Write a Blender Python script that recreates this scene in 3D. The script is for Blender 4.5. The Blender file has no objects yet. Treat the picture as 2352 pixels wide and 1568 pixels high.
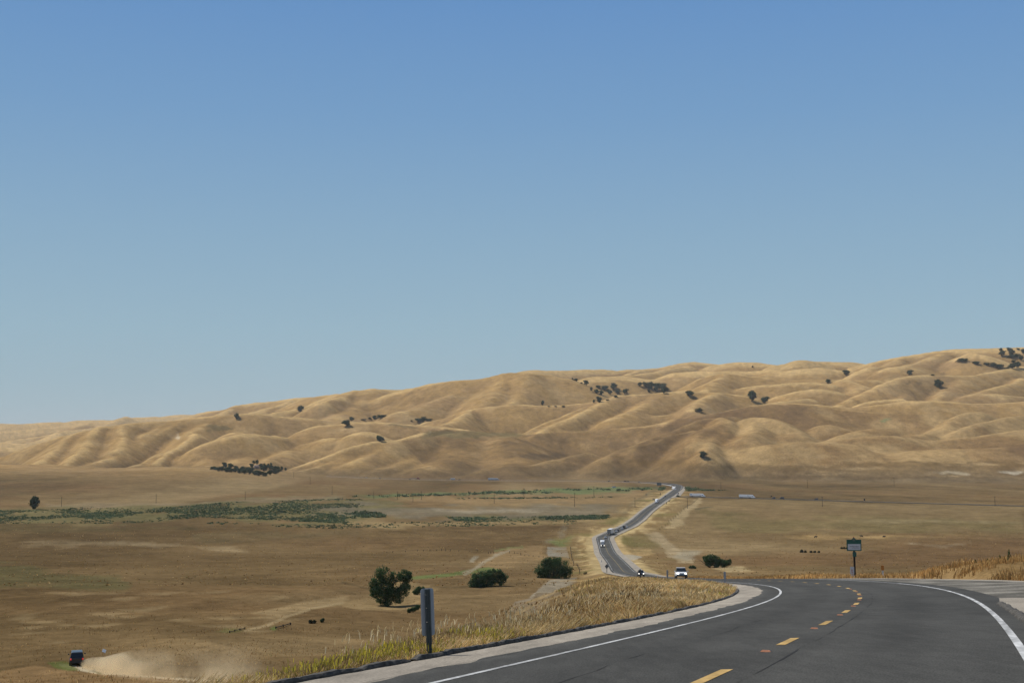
import bpy, bmesh, math, random
import numpy as np
from mathutils import Vector, Matrix, noise as mnoise
rng = np.random.default_rng(7)
random.seed(7)
R = math.radians
SC = bpy.context.scene
COL = SC.collection

# ------------------------------------------------------------------ camera
F = 2960.0                      # focal length in pixels of a 2352 x 1568 frame
HV = 1025.0                     # eye level row in that frame
PITCH = math.atan((HV - 784.0) / F)
cam = bpy.data.cameras.new('camera')
cam.sensor_width = 36.0
cam.lens = F / 2352.0 * 36.0
cam.clip_start = 0.1
cam.clip_end = 120000
camo = bpy.data.objects.new('camera', cam)
COL.objects.link(camo)
camo.location = (0, 0, 0)
camo.rotation_euler = (math.pi / 2 + PITCH, 0, 0)
SC.camera = camo
CP, SP = math.cos(PITCH), math.sin(PITCH)

def ray(u, v):
    a = (u - 1176.0) / F
    b = (v - 784.0) / F
    return np.array([a, CP + b * SP, SP - b * CP])

def at(u, v, D):                # the point seen at (u, v) that lies D metres ahead
    d = ray(u, v)
    return d * (D / d[1])

def project(x, y, z):
    dz = y * CP + z * SP
    du = x
    dv = -(-y * SP + z * CP)
    dz = np.where(dz < 0.05, 0.05, dz)
    return 1176 + F * du / dz, 784 + F * dv / dz

# crops in which the photograph was read
def Z1(x, y): return (.33436 * x, 756.2 + .33436 * y)
def Z2(x, y): return (786.4 + .33436 * x, 756.2 + .33436 * y)
def Z3(x, y): return (1565.6 + .33436 * x, 756.2 + .33436 * y)
def Z4(x, y): return (.33436 * x, 1149.4 + .33436 * y)
def Z5(x, y): return (786.4 + .33436 * x, 1149.4 + .33436 * y)
def Z6(x, y): return (1565.6 + .33436 * x, 1149.4 + .33436 * y)
def ZA(x, y): return ((2240 + x / 7.465) / 1.653, (1990 + y / 7.465) / 1.653)
def ZB(x, y): return ((2400 + x / 7.465) / 1.653, (1820 + y / 7.465) / 1.653)
ZT = {1: Z1, 2: Z2, 3: Z3, 4: Z4, 5: Z5, 6: Z6, 0: lambda x, y: (x, y), 'A': ZA, 'B': ZB}

# ------------------------------------------------------------------ noise
_LAT = rng.random((256, 256)).astype(np.float32) * 2 - 1
def vnoise(x, y):
    xi = np.floor(x).astype(np.int64); yi = np.floor(y).astype(np.int64)
    fx = (x - xi).astype(np.float32); fy = (y - yi).astype(np.float32)
    fx = fx * fx * fx * (fx * (fx * 6 - 15) + 10); fy = fy * fy * fy * (fy * (fy * 6 - 15) + 10)
    a = _LAT[xi & 255, yi & 255]; b = _LAT[(xi + 1) & 255, yi & 255]
    c = _LAT[xi & 255, (yi + 1) & 255]; d = _LAT[(xi + 1) & 255, (yi + 1) & 255]
    return (a * (1 - fx) + b * fx) * (1 - fy) + (c * (1 - fx) + d * fx) * fy
def fbm(x, y, o=4, g=.5):
    s = 0; a = 1.0; n = 0
    for k in range(o):
        s = s + a * vnoise(x + 17.3 * k, y - 9.1 * k); n += a
        x = x * 2.03 * .8 + y * 2.03 * .6; y, a = y * 2.03 * .8 - x * .6, a * g
    return s / n * 1.6
def sstep(a, b, x):
    t = np.clip((x - a) / (b - a), 0, 1)
    return t * t * (3 - 2 * t)

# ------------------------------------------------------------------ the road
_rd = [(-8.2, -14, -.14), (-3.2, 0, -1.4)]
_nd = [(1660, 1544, 16.3), (1835, 1465, 23.7), (1921.6, 1424, 30.9), (1962, 1399, 38), (1984, 1382.8, 45), (1988.6, 1370.8, 52), (1983.6, 1362, 59),
       (1971, 1354.7, 66), (1954, 1349.7, 73), (1932.8, 1344.3, 80.3), (1908.7, 1341, 87.5), (1879.3, 1339, 95), (1848, 1336.7, 102), (1819.7, 1334, 109)]
_rd += [tuple(at(*p)) for p in _nd]
_rd += [(29.1, 210, -21.2), (34.8, 290, -29.0), (38.4, 370, -36.8)]
_rd += [tuple(at(*p)) for p in [(1432.9, 1313.3, 455), (1415.9, 1291.4, 575), (1396.4, 1269.5, 690), (1391.6, 1257.3, 770), (1383.5, 1233.8, 868), (1391.6, 1229, 893)]]
_rd = [np.array(p, float) for p in _rd]
for u, v in [(1411, 1221), (1426.4, 1213.6), (1440, 1208.7), (1464, 1192.6), (1484.3, 1173.9), (1502, 1161), (1516.7, 1151.3), (1533, 1139.9), (1549, 1127.8), (1557, 1122)]:
    d = ray(u, v); _rd.append(d * (-61.4 / d[2]))
_rdf = list(_rd)
for u, v in [(1560.5, 1117), (1553, 1114.6), (1541, 1112.3), (1525, 1110.7), (1500, 1109), (1476, 1107.5), (1452, 1106.7), (1380, 1105), (1280, 1104), (1180, 1103.6), (1060, 1103.4), (950, 1103.2), (840, 1103.4), (740, 1103.4)]:
    d = ray(u, v); _rdf.append(d * (-61.4 / d[2]))
P_Y = np.array([p[1] for p in _rd]); P_X = np.array([p[0] for p in _rd]); P_Z = np.array([p[2] for p in _rd])

def smooth_curve(ys, vs, q, passes=60):
    v = np.interp(q, ys, vs)
    for _ in range(passes):
        w = v.copy(); w[1:-1] = (v[:-2] + 2 * v[1:-1] + v[2:]) / 4; v = w
    return v
RQ = np.arange(-14, 1878, 2.0)
RX = smooth_curve(P_Y, P_X, RQ); RZ = smooth_curve(P_Y, P_Z, RQ)
RH = np.gradient(RX, RQ)                 # dx/dy
def road_x(y): return np.interp(y, RQ, RX)
def road_z(y): return np.interp(y, RQ, RZ)
def road_h(y): return np.arctan(np.interp(y, RQ, RH))
def bank(y): return (.05 + .0895 * np.sin(road_h(y)) * (1 - sstep(60, 110, y))) * (1 - sstep(100, 240, y))
def road_so(x, y):                      # station and signed offset (right positive)
    s = np.array(y, float)
    for _ in range(5):
        h = road_h(s)
        dx = x - road_x(s); dy = y - s
        s = s + (dx * np.sin(h) + dy * np.cos(h)) * np.cos(h)
    h = road_h(s)
    off = (x - road_x(s)) * np.cos(h) - (y - s) * np.sin(h)
    return s, off
def road_pt(s, off, lift=0.0):
    h = road_h(s)
    return np.array([road_x(s) + off * np.cos(h), s - off * np.sin(h), road_z(s) + off * bank(s) + lift])

# ------------------------------------------------------------------ terrain
BY = [-2000, -200, 0, 60, 100, 150, 200, 250, 300, 360, 430, 500, 575, 690, 770, 850, 2400, 3000]
BZ = [120, 8, -8, -16, -21.5, -26.3, -29.2, -32, -35.2, -38.6, -43.2, -47.6, -52.2, -57.6, -60.5, -61.5, -61.5, -61.5]
def base_z(x, y):
    z = np.interp(y, BY, BZ)
    z = z + sstep(110, 260, y) * (1 - sstep(420, 640, y)) * (1.5 * fbm(x / 60, y / 60, 3))
    z = z + .5 * fbm(x / 14, y / 14, 3) * (1 - sstep(300, 700, y))
    return z

# ridge lines: (crop, points, distance at first and last point, roundness, flank slope)
S = []
def ridge(t, pts, d0, d1, w=60, k=.40): S.append((t, pts, d0, d1, w * .62 if k > .2 else w, k * (1.44 if k > .2 else 1)))
# far hills on the left
ridge(1, [(-900, 690), (-400, 665), (0, 648), (160, 643), (330, 645), (480, 627), (600, 632), (750, 620), (880, 598), (1000, 597), (1150, 590), (1340, 582), (1500, 578)], 8200, 8200, 90, .34)
ridge(1, [(-500, 720), (0, 700), (200, 672), (420, 660), (560, 640), (620, 634)], 7200, 7400, 70, .35)
ridge(1, [(620, 634), (480, 690), (300, 735), (80, 765)], 7300, 6300, 50, .4)
ridge(1, [(880, 598), (750, 640), (560, 690), (400, 705)], 7800, 6400, 50, .4)
ridge(1, [(-400, 840), (0, 808), (140, 800), (270, 795), (340, 770)], 5000, 5000, 60, .4)
ridge(1, [(-300, 790), (0, 770), (160, 775), (330, 760)], 6000, 6000, 60, .4)
# second skyline
ridge(1, [(1280, 610), (1340, 585), (1430, 555), (1560, 549), (1640, 517), (1720, 512), (1880, 497), (2000, 482), (2140, 467)], 5600, 5200, 70, .38)
ridge(1, [(1640, 517), (1560, 560), (1460, 605)], 5500, 4900, 40, .42)
ridge(1, [(2000, 482), (1880, 540), (1770, 575)], 5000, 4500, 40, .42)
ridge(1, [(2140, 468), (2250, 458), (2352, 452)], 4700, 4400, 50, .4)
ridge(1, [(2352, 470), (2200, 510), (2000, 540), (1830, 585)], 4300, 3900, 40, .42)
# main skyline hills
ridge(2, [(-60, 462), (0, 456), (70, 415), (180, 398), (300, 408), (420, 420)], 4200, 4200, 70, .40)
ridge(2, [(70, 415), (0, 460), (-120, 500)], 4150, 3800, 36, .45)
ridge(2, [(400, 418), (520, 408), (700, 365), (850, 354), (1000, 340), (1180, 298), (1290, 292), (1400, 310), (1500, 330), (1640, 370), (1720, 415), (1760, 470)], 4000, 3700, 80, .40)
ridge(2, [(440, 402), (500, 400)], 4700, 4700, 40, .4)
ridge(2, [(1290, 292), (1280, 360), (1240, 440), (1190, 500)], 3750, 3480, 40, .42)
ridge(2, [(1180, 300), (1090, 400), (1030, 480)], 3850, 3500, 50, .40)
ridge(2, [(1000, 342), (820, 430), (600, 520), (420, 570)], 3900, 3500, 60, .35)
ridge(2, [(180, 400), (150, 480), (60, 560), (-60, 600)], 4150, 3600, 60, .38)
ridge(2, [(1180, 292), (1300, 277), (1400, 284), (1480, 291), (1650, 278), (1750, 275), (1870, 287)], 4800, 4900, 60, .38)
ridge(2, [(1870, 287), (1950, 272), (2060, 270), (2200, 255), (2352, 235)], 5000, 5000, 60, .38)
ridge(2, [(2060, 272), (2010, 300), (1960, 318)], 4900, 4600, 36, .42)
ridge(2, [(2352, 250), (2200, 285), (2050, 315), (1900, 322)], 4800, 4300, 50, .42)
ridge(2, [(1700, 330), (1900, 325), (2150, 345), (2352, 318)], 4250, 4250, 60, .36)
ridge(3, [(-60, 240), (0, 230), (80, 222), (150, 230), (240, 238)], 4950, 4900, 50, .40)
ridge(3, [(240, 240), (300, 232), (380, 225), (480, 228), (640, 246)], 4800, 4700, 60, .38)
ridge(3, [(620, 250), (720, 238), (800, 211), (850, 207), (900, 214), (960, 238)], 4500, 4500, 60, .46)
ridge(3, [(900, 226), (950, 221), (1050, 217), (1180, 231), (1280, 250)], 4700, 4700, 60, .38)
ridge(3, [(1230, 256), (1270, 245), (1350, 234), (1480, 200), (1540, 196), (1650, 177), (1750, 159), (1880, 137), (2050, 129), (2200, 127), (2352, 134), (2700, 110)], 4300, 4100, 80, .40)
ridge(3, [(1540, 196), (1440, 240), (1330, 262)], 4250, 3900, 50, .40)
ridge(3, [(1800, 170), (1720, 200), (1560, 235), (1480, 262)], 4150, 3800, 50, .38)
ridge(3, [(2000, 160), (1900, 215), (2050, 245), (2230, 268), (2352, 262)], 3950, 3850, 60, .36)
ridge(3, [(-40, 300), (100, 285), (250, 288), (480, 292), (640, 282)], 4300, 4200, 60, .36)
ridge(3, [(640, 300), (800, 280), (960, 268), (1100, 278), (1300, 292), (1480, 275), (1600, 280)], 4150, 4050, 60, .36)
ridge(3, [(0, 428), (40, 395), (130, 345), (250, 309), (330, 302), (450, 310), (600, 333), (780, 345), (980, 350), (1200, 352), (1330, 345)], 3800, 3650, 60, .40)
ridge(3, [(330, 302), (200, 370), (140, 420)], 3750, 3500, 40, .42)
# second rank
ridge(2, [(520, 650), (620, 625), (720, 598), (880, 545), (1000, 525), (1200, 517), (1350, 526), (1500, 529), (1700, 515), (1800, 490), (1880, 455), (1950, 445), (2100, 450), (2250, 440), (2352, 434)], 3350, 3350, 60, .42)
ridge(2, [(880, 545), (800, 602), (700, 663)], 3320, 3020, 26, .48)
ridge(2, [(1880, 455), (1760, 518), (1600, 590), (1450, 655), (1370, 700)], 3330, 2960, 30, .48)
ridge(2, [(1740, 515), (1620, 560), (1500, 605), (1380, 650), (1300, 700)], 3340, 3000, 26, .48)
ridge(2, [(2200, 445), (2050, 540), (1900, 600)], 3340, 3080, 50, .36)
ridge(2, [(1920, 645), (2000, 610), (2120, 600), (2250, 590), (2352, 572)], 3120, 3120, 40, .42)
ridge(3, [(-10, 438), (130, 438), (260, 436), (400, 440), (440, 450)], 3350, 3350, 50, .40)
ridge(3, [(250, 440), (160, 500), (100, 540)], 3320, 3080, 36, .45)
ridge(3, [(400, 402), (500, 388), (560, 384), (700, 370), (860, 362), (1000, 372)], 3560, 3500, 40, .42)
ridge(3, [(620, 498), (720, 440), (830, 410), (930, 404), (1040, 414), (1120, 470)], 3380, 3280, 36, .48)
ridge(3, [(860, 470), (800, 480), (640, 498)], 3250, 3180, 26, .48)
ridge(3, [(1075, 520), (1180, 468), (1290, 418), (1380, 368), (1450, 340), (1560, 318), (1700, 313), (1900, 312), (2080, 304), (2200, 284), (2352, 258), (2600, 240)], 3160, 3700, 40, .45)
ridge(3, [(1100, 350), (1250, 380), (1180, 420)], 3600, 3350, 40, .4)
ridge(3, [(1690, 320), (1600, 400), (1540, 470), (1500, 490)], 3480, 3150, 34, .46)
ridge(3, [(1960, 320), (1850, 400), (1800, 470), (1780, 490)], 3480, 3120, 34, .46)
ridge(3, [(2352, 330), (2150, 400), (1980, 455), (1880, 500)], 3480, 3110, 34, .46)
ridge(3, [(2500, 470), (2352, 462), (2280, 458), (2150, 438), (2040, 450), (1960, 470)], 3250, 3200, 30, .46)
ridge(3, [(1180, 540), (1270, 505), (1400, 488), (1520, 484)], 3080, 3100, 26, .46)
# left front hills
ridge(1, [(-200, 950), (0, 884), (100, 858), (250, 808), (430, 735), (640, 690), (860, 640), (1080, 648), (1230, 625), (1330, 606), (1480, 585), (1640, 568), (1800, 583), (1900, 603), (2140, 624), (2352, 626), (2500, 640)], 3200, 3400, 60, .42)
ridge(1, [(1330, 608), (1200, 665), (1080, 735), (950, 800), (840, 860), (700, 888), (570, 942)], 3350, 2720, 26, .50)
ridge(1, [(1230, 640), (1080, 690), (960, 760), (860, 815)], 3330, 2980, 26, .48)
ridge(1, [(1400, 640), (1335, 708), (1200, 800), (1080, 880), (930, 934)], 3250, 2660, 30, .48)
ridge(1, [(1330, 720), (1270, 785), (1180, 850), (1070, 915)], 3050, 2680, 24, .48)
ridge(1, [(720, 672), (620, 745), (540, 830), (440, 935)], 3200, 2700, 26, .50)
ridge(1, [(900, 650), (830, 740), (760, 830)], 3220, 2900, 30, .46)
ridge(1, [(560, 718), (420, 800), (330, 870), (200, 925)], 3180, 2700, 28, .48)
ridge(1, [(1440, 880), (1500, 770), (1560, 730), (1640, 712), (1750, 706), (1900, 735), (2100, 740), (2352, 700)], 2760, 3020, 44, .45)
ridge(1, [(1640, 714), (1580, 800), (1500, 880), (1450, 930)], 3000, 2640, 44, .42)
ridge(1, [(1900, 735), (1850, 765), (1760, 830), (1660, 900)], 3000, 2680, 46, .44)
ridge(1, [(2000, 830), (1850, 880), (1780, 930)], 2820, 2620, 40, .42)
ridge(2, [(-120, 660), (0, 655), (130, 625), (260, 611), (350, 614), (430, 634), (550, 664), (700, 680), (850, 694), (1000, 710), (1260, 715), (1400, 709), (1600, 694), (1800, 684), (1950, 674), (2060, 664), (2200, 640), (2352, 602)], 3000, 2980, 50, .36)
ridge(2, [(-200, 770), (-80, 735), (0, 745), (60, 728), (130, 694), (220, 700), (300, 730)], 2880, 2860, 36, .45)
ridge(2, [(480, 738), (330, 772), (200, 770), (50, 815), (-100, 880), (-260, 935)], 2760, 2560, 30, .46)
ridge(2, [(560, 714), (480, 740), (350, 770), (310, 800), (150, 850), (0, 905), (-250, 975)], 2800, 2480, 28, .46)
ridge(2, [(330, 785), (250, 840), (130, 900)], 2700, 2540, 36, .42)
ridge(2, [(600, 740), (585, 835), (540, 890), (400, 925), (300, 955), (200, 992)], 2800, 2420, 28, .44)
ridge(2, [(760, 720), (800, 800), (760, 880), (600, 950)], 2860, 2480, 60, .30)
ridge(2, [(1150, 740), (1180, 830), (1200, 900), (1100, 950)], 2860, 2460, 60, .30)
ridge(2, [(1700, 850), (1570, 875), (1500, 890), (1370, 918), (1200, 955), (950, 972)], 2640, 2420, 26, .34)
# right front hills
ridge(2, [(1800, 880), (1950, 822), (2100, 765), (2200, 727), (2352, 692)], 2520, 2800, 26, .46)
ridge(2, [(2050, 790), (2200, 745), (2352, 705), (2420, 690)], 2560, 2680, 22, .46)
ridge(3, [(-20, 605), (100, 590), (200, 573), (440, 530), (620, 505), (780, 499), (950, 510), (1080, 530), (1200, 545), (1350, 540), (1480, 510), (1560, 490), (1660, 480), (1780, 490), (1920, 515), (2100, 510), (2352, 495), (2600, 480)], 3020, 3000, 50, .38)
ridge(3, [(-10, 690), (60, 655), (120, 622), (200, 602), (320, 585)], 2740, 2900, 26, .46)
ridge(3, [(300, 590), (370, 630), (330, 672), (270, 722), (200, 792), (165, 832)], 2800, 2400, 24, .54)
ridge(3, [(330, 650), (240, 655), (150, 720), (100, 780)], 2720, 2480, 34, .46)
ridge(3, [(430, 650), (500, 611), (600, 603), (680, 620), (760, 665), (850, 722), (905, 762)], 2760, 2560, 34, .52)
ridge(3, [(600, 606), (520, 680), (470, 740)], 2740, 2500, 44, .42)
ridge(3, [(880, 695), (950, 650), (1020, 654), (1090, 682)], 2740, 2720, 34, .50)
ridge(3, [(690, 765), (760, 720), (820, 710)], 2560, 2580, 30, .44)
ridge(3, [(380, 860), (560, 806), (700, 778), (850, 768), (1000, 770), (1150, 785)], 2440, 2440, 30, .40)
ridge(3, [(1000, 770), (1120, 756), (1250, 742), (1400, 740), (1560, 756)], 2500, 2540, 34, .36)
ridge(3, [(1040, 760), (1200, 700), (1330, 680), (1440, 690)], 2580, 2680, 40, .34)
ridge(3, [(1540, 740), (1680, 702), (1780, 680), (1880, 600), (2000, 570)], 2600, 2860, 34, .42)
ridge(3, [(1830, 712), (1930, 662), (2100, 632), (2352, 590), (2600, 560)], 2640, 2820, 30, .44)
ridge(3, [(1560, 790), (1800, 740), (2000, 730), (2352, 700), (2600, 690)], 2520, 2600, 50, .32)
ridge(3, [(900, 905), (1050, 880), (1500, 850), (1900, 820), (2352, 790), (2600, 780)], 2420, 2440, 60, .26)
# low apron on the left
ridge(1, [(-400, 925), (0, 930), (200, 934), (420, 962), (640, 962), (900, 945), (1040, 940), (1200, 958), (1440, 984), (1700, 1000), (1900, 1022)], 2430, 2400, 70, .060)
ridge(1, [(-400, 1070), (0, 1078), (250, 1075), (450, 1050), (700, 1045), (900, 1060)], 1950, 2000, 60, .065)
ridge(1, [(900, 1010), (1200, 985), (1500, 1010), (1800, 1040)], 2250, 2200, 60, .05)

def smooth_poly(p, n):
    p = np.array(p, float)
    if len(p) < 3:
        t = np.linspace(0, 1, n)[:, None]; return p[0] * (1 - t) + p[-1] * t
    s = np.r_[0, np.cumsum(np.linalg.norm(np.diff(p[:, :2], axis=0), axis=1))]
    q = np.linspace(0, s[-1], n)
    o = np.stack([np.interp(q, s, p[:, i]) for i in range(3)], 1)
    for _ in range(2):
        w = o.copy(); w[1:-1] = (o[:-2] + 2 * o[1:-1] + o[2:]) / 4; o = w
    return o

def ridges_z(x, y, z0, T=3.5):
    xs = x.ravel(); ys = y.ravel()
    acc = np.exp((z0.ravel() + 62) / T - 0).astype(np.float64)
    acc = np.zeros_like(xs); mx = z0.ravel().copy()
    # warp so that flanks wander a little
    wx = xs + 14 * fbm(xs / 210, ys / 210, 3); wy = ys + 14 * fbm(xs / 210 + 40, ys / 210 + 7, 3)
    layers = [z0.ravel()]
    for t, pts, d0, d1, w, k in S:
        f = ZT[t]
        n = len(pts)
        P = []
        L = [0]
        for i in range(1, n): L.append(L[-1] + math.dist(pts[i], pts[i - 1]))
        for i, p in enumerate(pts):
            P.append(at(*f(*p), d0 + (d1 - d0) * L[i] / L[-1]))
        P = smooth_poly(P, max(8, min(22, 3 * n)))
        zmax = P[:, 2].max()
        reach = (zmax + 70) / k + 2 * w
        m = (xs > P[:, 0].min() - reach) & (xs < P[:, 0].max() + reach) & (ys > P[:, 1].min() - reach) & (ys < P[:, 1].max() + reach)
        ii = np.nonzero(m)[0]
        px = wx[ii]; py = wy[ii]
        best = np.full(len(ii), -1e4)
        for a, b in zip(P[:-1], P[1:]):
            dx, dy = b[0] - a[0], b[1] - a[1]
            l2 = dx * dx + dy * dy + 1e-9
            tt = np.clip(((px - a[0]) * dx + (py - a[1]) * dy) / l2, 0, 1)
            r2 = (px - a[0] - tt * dx) ** 2 + (py - a[1] - tt * dy) ** 2
            zz = a[2] + (b[2] - a[2]) * tt - k * (np.sqrt(r2 + w * w) - w)
            best = np.maximum(best, zz)
        full = np.full(len(xs), -1e4); full[ii] = best
        layers.append(full)
    A = np.stack(layers)
    m = A.max(0)
    out = m + T * np.log(np.exp(np.clip((A - m) / T, -60, 0)).sum(0))
    return out.reshape(x.shape)

NA = 1000
az_in = np.linspace(-25.0, 25.0, NA)
az_out = 25.0 + (180 - 25.0) * (np.linspace(0, 1, 91)[1:]) ** 1.5
AZ = np.radians(np.r_[-az_out[::-1], az_in, az_out])
AZ[0] = -math.pi; AZ[-1] = math.pi
RR = np.r_[np.geomspace(.6, 120, 210)[:-1], 1 / np.linspace(1 / 120, 1 / 1300, 330)[:-1], np.linspace(1300, 2300, 130)[:-1], np.linspace(2300, 3900, 300)[:-1], np.linspace(3900, 5700, 130)[:-1], np.linspace(5700, 9000, 80)[:-1], np.geomspace(9000, 60000, 26)]
AA, GG = np.meshgrid(AZ, RR, indexing='ij')
X = GG * np.sin(AA); Y = GG * np.cos(AA)
print('grid', X.shape)
Zt = base_z(X, Y)
# hills on a coarser grid, then interpolated
r_i = np.nonzero(RR > 1300)[0]
ci = np.unique(np.r_[0:91:3, 90:90 + NA, 90 + NA - 1, 90 + NA:len(AZ):3, len(AZ) - 1])
ri = np.unique(np.r_[r_i[0]:len(RR):2, len(RR) - 1])
hz = ridges_z(X[np.ix_(ci, ri)], Y[np.ix_(ci, ri)], Zt[np.ix_(ci, ri)])
tmp = np.stack([np.interp(RR[r_i], RR[ri], row) for row in hz])
hzf = np.stack([np.interp(AZ, AZ[ci], tmp[:, j]) for j in range(tmp.shape[1])], 1)
Zt[:, r_i] = hzf
hillness = sstep(-58, -30, Zt) * (GG > 1300)
xh, yh = X[:, r_i], Y[:, r_i]
Zt[:, r_i] += hillness[:, r_i] * (4.0 * fbm(xh / 150, yh / 150, 3) + 1.0 * fbm(xh / 38 + 5, yh / 38, 3))
# beyond the hills the ground keeps below the eye
# left embankment, right verge
nb = (Y > -12) & (Y < 1860) & (np.abs(X) < 420)
xs, ys = X[nb], Y[nb]
s, off = road_so(xs, ys)
zr = road_z(s) + bank(s) * np.clip(off, -7, 9)
WL = np.interp(s, [-10, 12, 16, 20, 24, 34, 60, 92, 150, 250, 400, 2000], [6.4, 6.4, 6.5, 6.7, 7.0, 7.8, 9.6, 13, 17, 14, 8, 7])
WR = np.interp(s, [-10, 30, 60, 120, 300, 400, 2000], [13, 13, 13, 13, 11, 9, 8])
out = np.maximum(-off - WL, off - WR)
rd_ = np.interp(s, [0, 30, 80], [.5, 1.0, 2.0])
fall = np.where(out > 0, np.interp(s, [0, 25, 60], [.62, .56, .42]) * (np.sqrt(out * out + rd_ * rd_) - rd_), 0)
fall = np.where(off > 0, fall * .8, fall)
rough = .22 * fbm(xs / 3.1, ys / 3.1, 3) * sstep(6.2, 8.5, np.abs(off)) + .12 * sstep(6.3, 8, -off) * sstep(24, 40, s) * (s < 200)
ze = zr - fall - .02 + rough
zb = Zt[nb]
T = .8
m = np.maximum(ze, zb)
sm = m + T * np.log(np.exp((ze - m) / T) + np.exp((zb - m) / T))
# a low bank beside the pull-out on the right
for (u0, v0, d0), (u1, v1, d1) in [((2460, 1272, 86), (2330, 1292, 93)), ((2330, 1292, 93), (2190, 1321, 106))]:
    a = at(u0, v0, d0); b = at(u1, v1, d1)
    dx, dy = b[0] - a[0], b[1] - a[1]
    tt = np.clip(((xs - a[0]) * dx + (ys - a[1]) * dy) / (dx * dx + dy * dy), 0, 1)
    rr = np.hypot(xs - a[0] - tt * dx, ys - a[1] - tt * dy)
    sm = np.maximum(sm, a[2] + (b[2] - a[2]) * tt - .22 * (np.sqrt(rr * rr + 9) - 3) + .15 * fbm(xs / 2, ys / 2, 3))
edge = np.interp(s, [0, 300, 420, 1000, 1900], [6.3, 6.3, 8.5, 9.5, 9.5])
redge = np.interp(s, [0, 20, 60, 110, 140, 420, 1000], [9.5, 9.5, 9.5, 8, 6.2, 8.5, 9.5])
blend = 1 - sstep(0, np.interp(s, [0, 300, 600, 2000], [.7, 2.5, 6, 14]), np.where(off < 0, -off - edge, off - redge))
clear = np.interp(s, [0, 100, 400, 900, 1800], [.07, .09, .22, .35, .5])
sm = sm - .55 * sstep(110, 170, s) * (1 - sstep(340, 420, s)) * sstep(6.2, 9, -off) * (1 - sstep(20, 30, -off))
Zt[nb] = sm * (1 - blend) + (road_z(s) + bank(s) * off - clear) * blend
ROFF = np.full(X.shape, 999.0); ROFF[nb] = off
RST = np.full(X.shape, -999.0); RST[nb] = s

def ground_z(x, y):
    a = math.atan2(x, y); r = math.hypot(x, y)
    i = min(max(np.searchsorted(AZ, a) - 1, 0), len(AZ) - 2); j = min(max(np.searchsorted(RR, r) - 1, 0), len(RR) - 2)
    fa = (a - AZ[i]) / (AZ[i + 1] - AZ[i]); fr = (r - RR[j]) / (RR[j + 1] - RR[j])
    return float((Zt[i, j] * (1 - fa) + Zt[i + 1, j] * fa) * (1 - fr) + (Zt[i, j + 1] * (1 - fa) + Zt[i + 1, j + 1] * fa) * fr)
def ground_zv(x, y):
    a = np.arctan2(x, y); r = np.hypot(x, y)
    i = np.clip(np.searchsorted(AZ, a) - 1, 0, len(AZ) - 2); j = np.clip(np.searchsorted(RR, r) - 1, 0, len(RR) - 2)
    fa = (a - AZ[i]) / (AZ[i + 1] - AZ[i]); fr = (r - RR[j]) / (RR[j + 1] - RR[j])
    return (Zt[i, j] * (1 - fa) + Zt[i + 1, j] * fa) * (1 - fr) + (Zt[i, j + 1] * (1 - fa) + Zt[i + 1, j + 1] * fa) * fr
def hit(u, v, rmin=4.0):               # the first ground point met along a line of sight
    d = ray(u, v)
    h = math.hypot(d[0], d[1]); e = d[2] / h; a = math.atan2(d[0], d[1])
    i = min(max(np.searchsorted(AZ, a) - 1, 0), len(AZ) - 2)
    fa = (a - AZ[i]) / (AZ[i + 1] - AZ[i])
    zp = Zt[i] * (1 - fa) + Zt[i + 1] * fa
    g = zp / RR - e
    k = np.nonzero((g >= 0) & (RR > rmin))[0]
    if len(k) == 0: return None
    k = max(k[0], 1)
    g0, g1 = g[k - 1], g[k]
    t = 0 if g1 == g0 else np.clip(-g0 / (g1 - g0), 0, 1)
    r = RR[k - 1] + (RR[k] - RR[k - 1]) * t
    x, y = r * math.sin(a), r * math.cos(a)
    return np.array([x, y, ground_z(x, y)])
# ------------------------------------------------------------------ colour of the ground (albedo)
def lin(r, g, b, k=1 / 1.15):
    o = []
    for c in (r, g, b):
        c /= 255.0
        o.append((c / 12.92 if c <= .04045 else ((c + .055) / 1.055) ** 2.4) * k)
    return np.array(o, np.float32)
U, V = project(X, Y, Zt)
U = np.where(Y < .5, -9e3, U); V = np.where(Y < .5, -9e3, V)
DIST = GG
n1 = fbm(X / 45, Y / 45, 4); n2 = fbm(X / 160 + 3, Y / 160, 4); n3 = fbm(X / 9, Y / 9, 3)
nv = fbm(X / 30 + 9, Y / 60, 3)
nst = fbm(X / 130.0 + 5, Y / (4 + Y * .045), 4)
C = np.empty(X.shape + (3,), np.float32)
C[:] = lin(124, 99, 61)
def mix(mask, col):
    m = np.clip(mask, 0, 1)[..., None].astype(np.float32)
    C[:] = C * (1 - m) + np.asarray(col, np.float32) * m
def inpoly(u, v, poly):
    poly = np.asarray(poly, float)
    ins = np.zeros(u.shape, bool)
    m = (u >= poly[:, 0].min()) & (u <= poly[:, 0].max()) & (v >= poly[:, 1].min()) & (v <= poly[:, 1].max())
    uu, vv = u[m], v[m]
    r = np.zeros(uu.shape, bool)
    j = len(poly) - 1
    for i in range(len(poly)):
        xi, yi = poly[i]; xj, yj = poly[j]
        if yi != yj:
            r ^= ((yi > vv) != (yj > vv)) & (uu < (xj - xi) * (vv - yi) / (yj - yi) + xi)
        j = i
    ins[m] = r
    return ins
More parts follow.
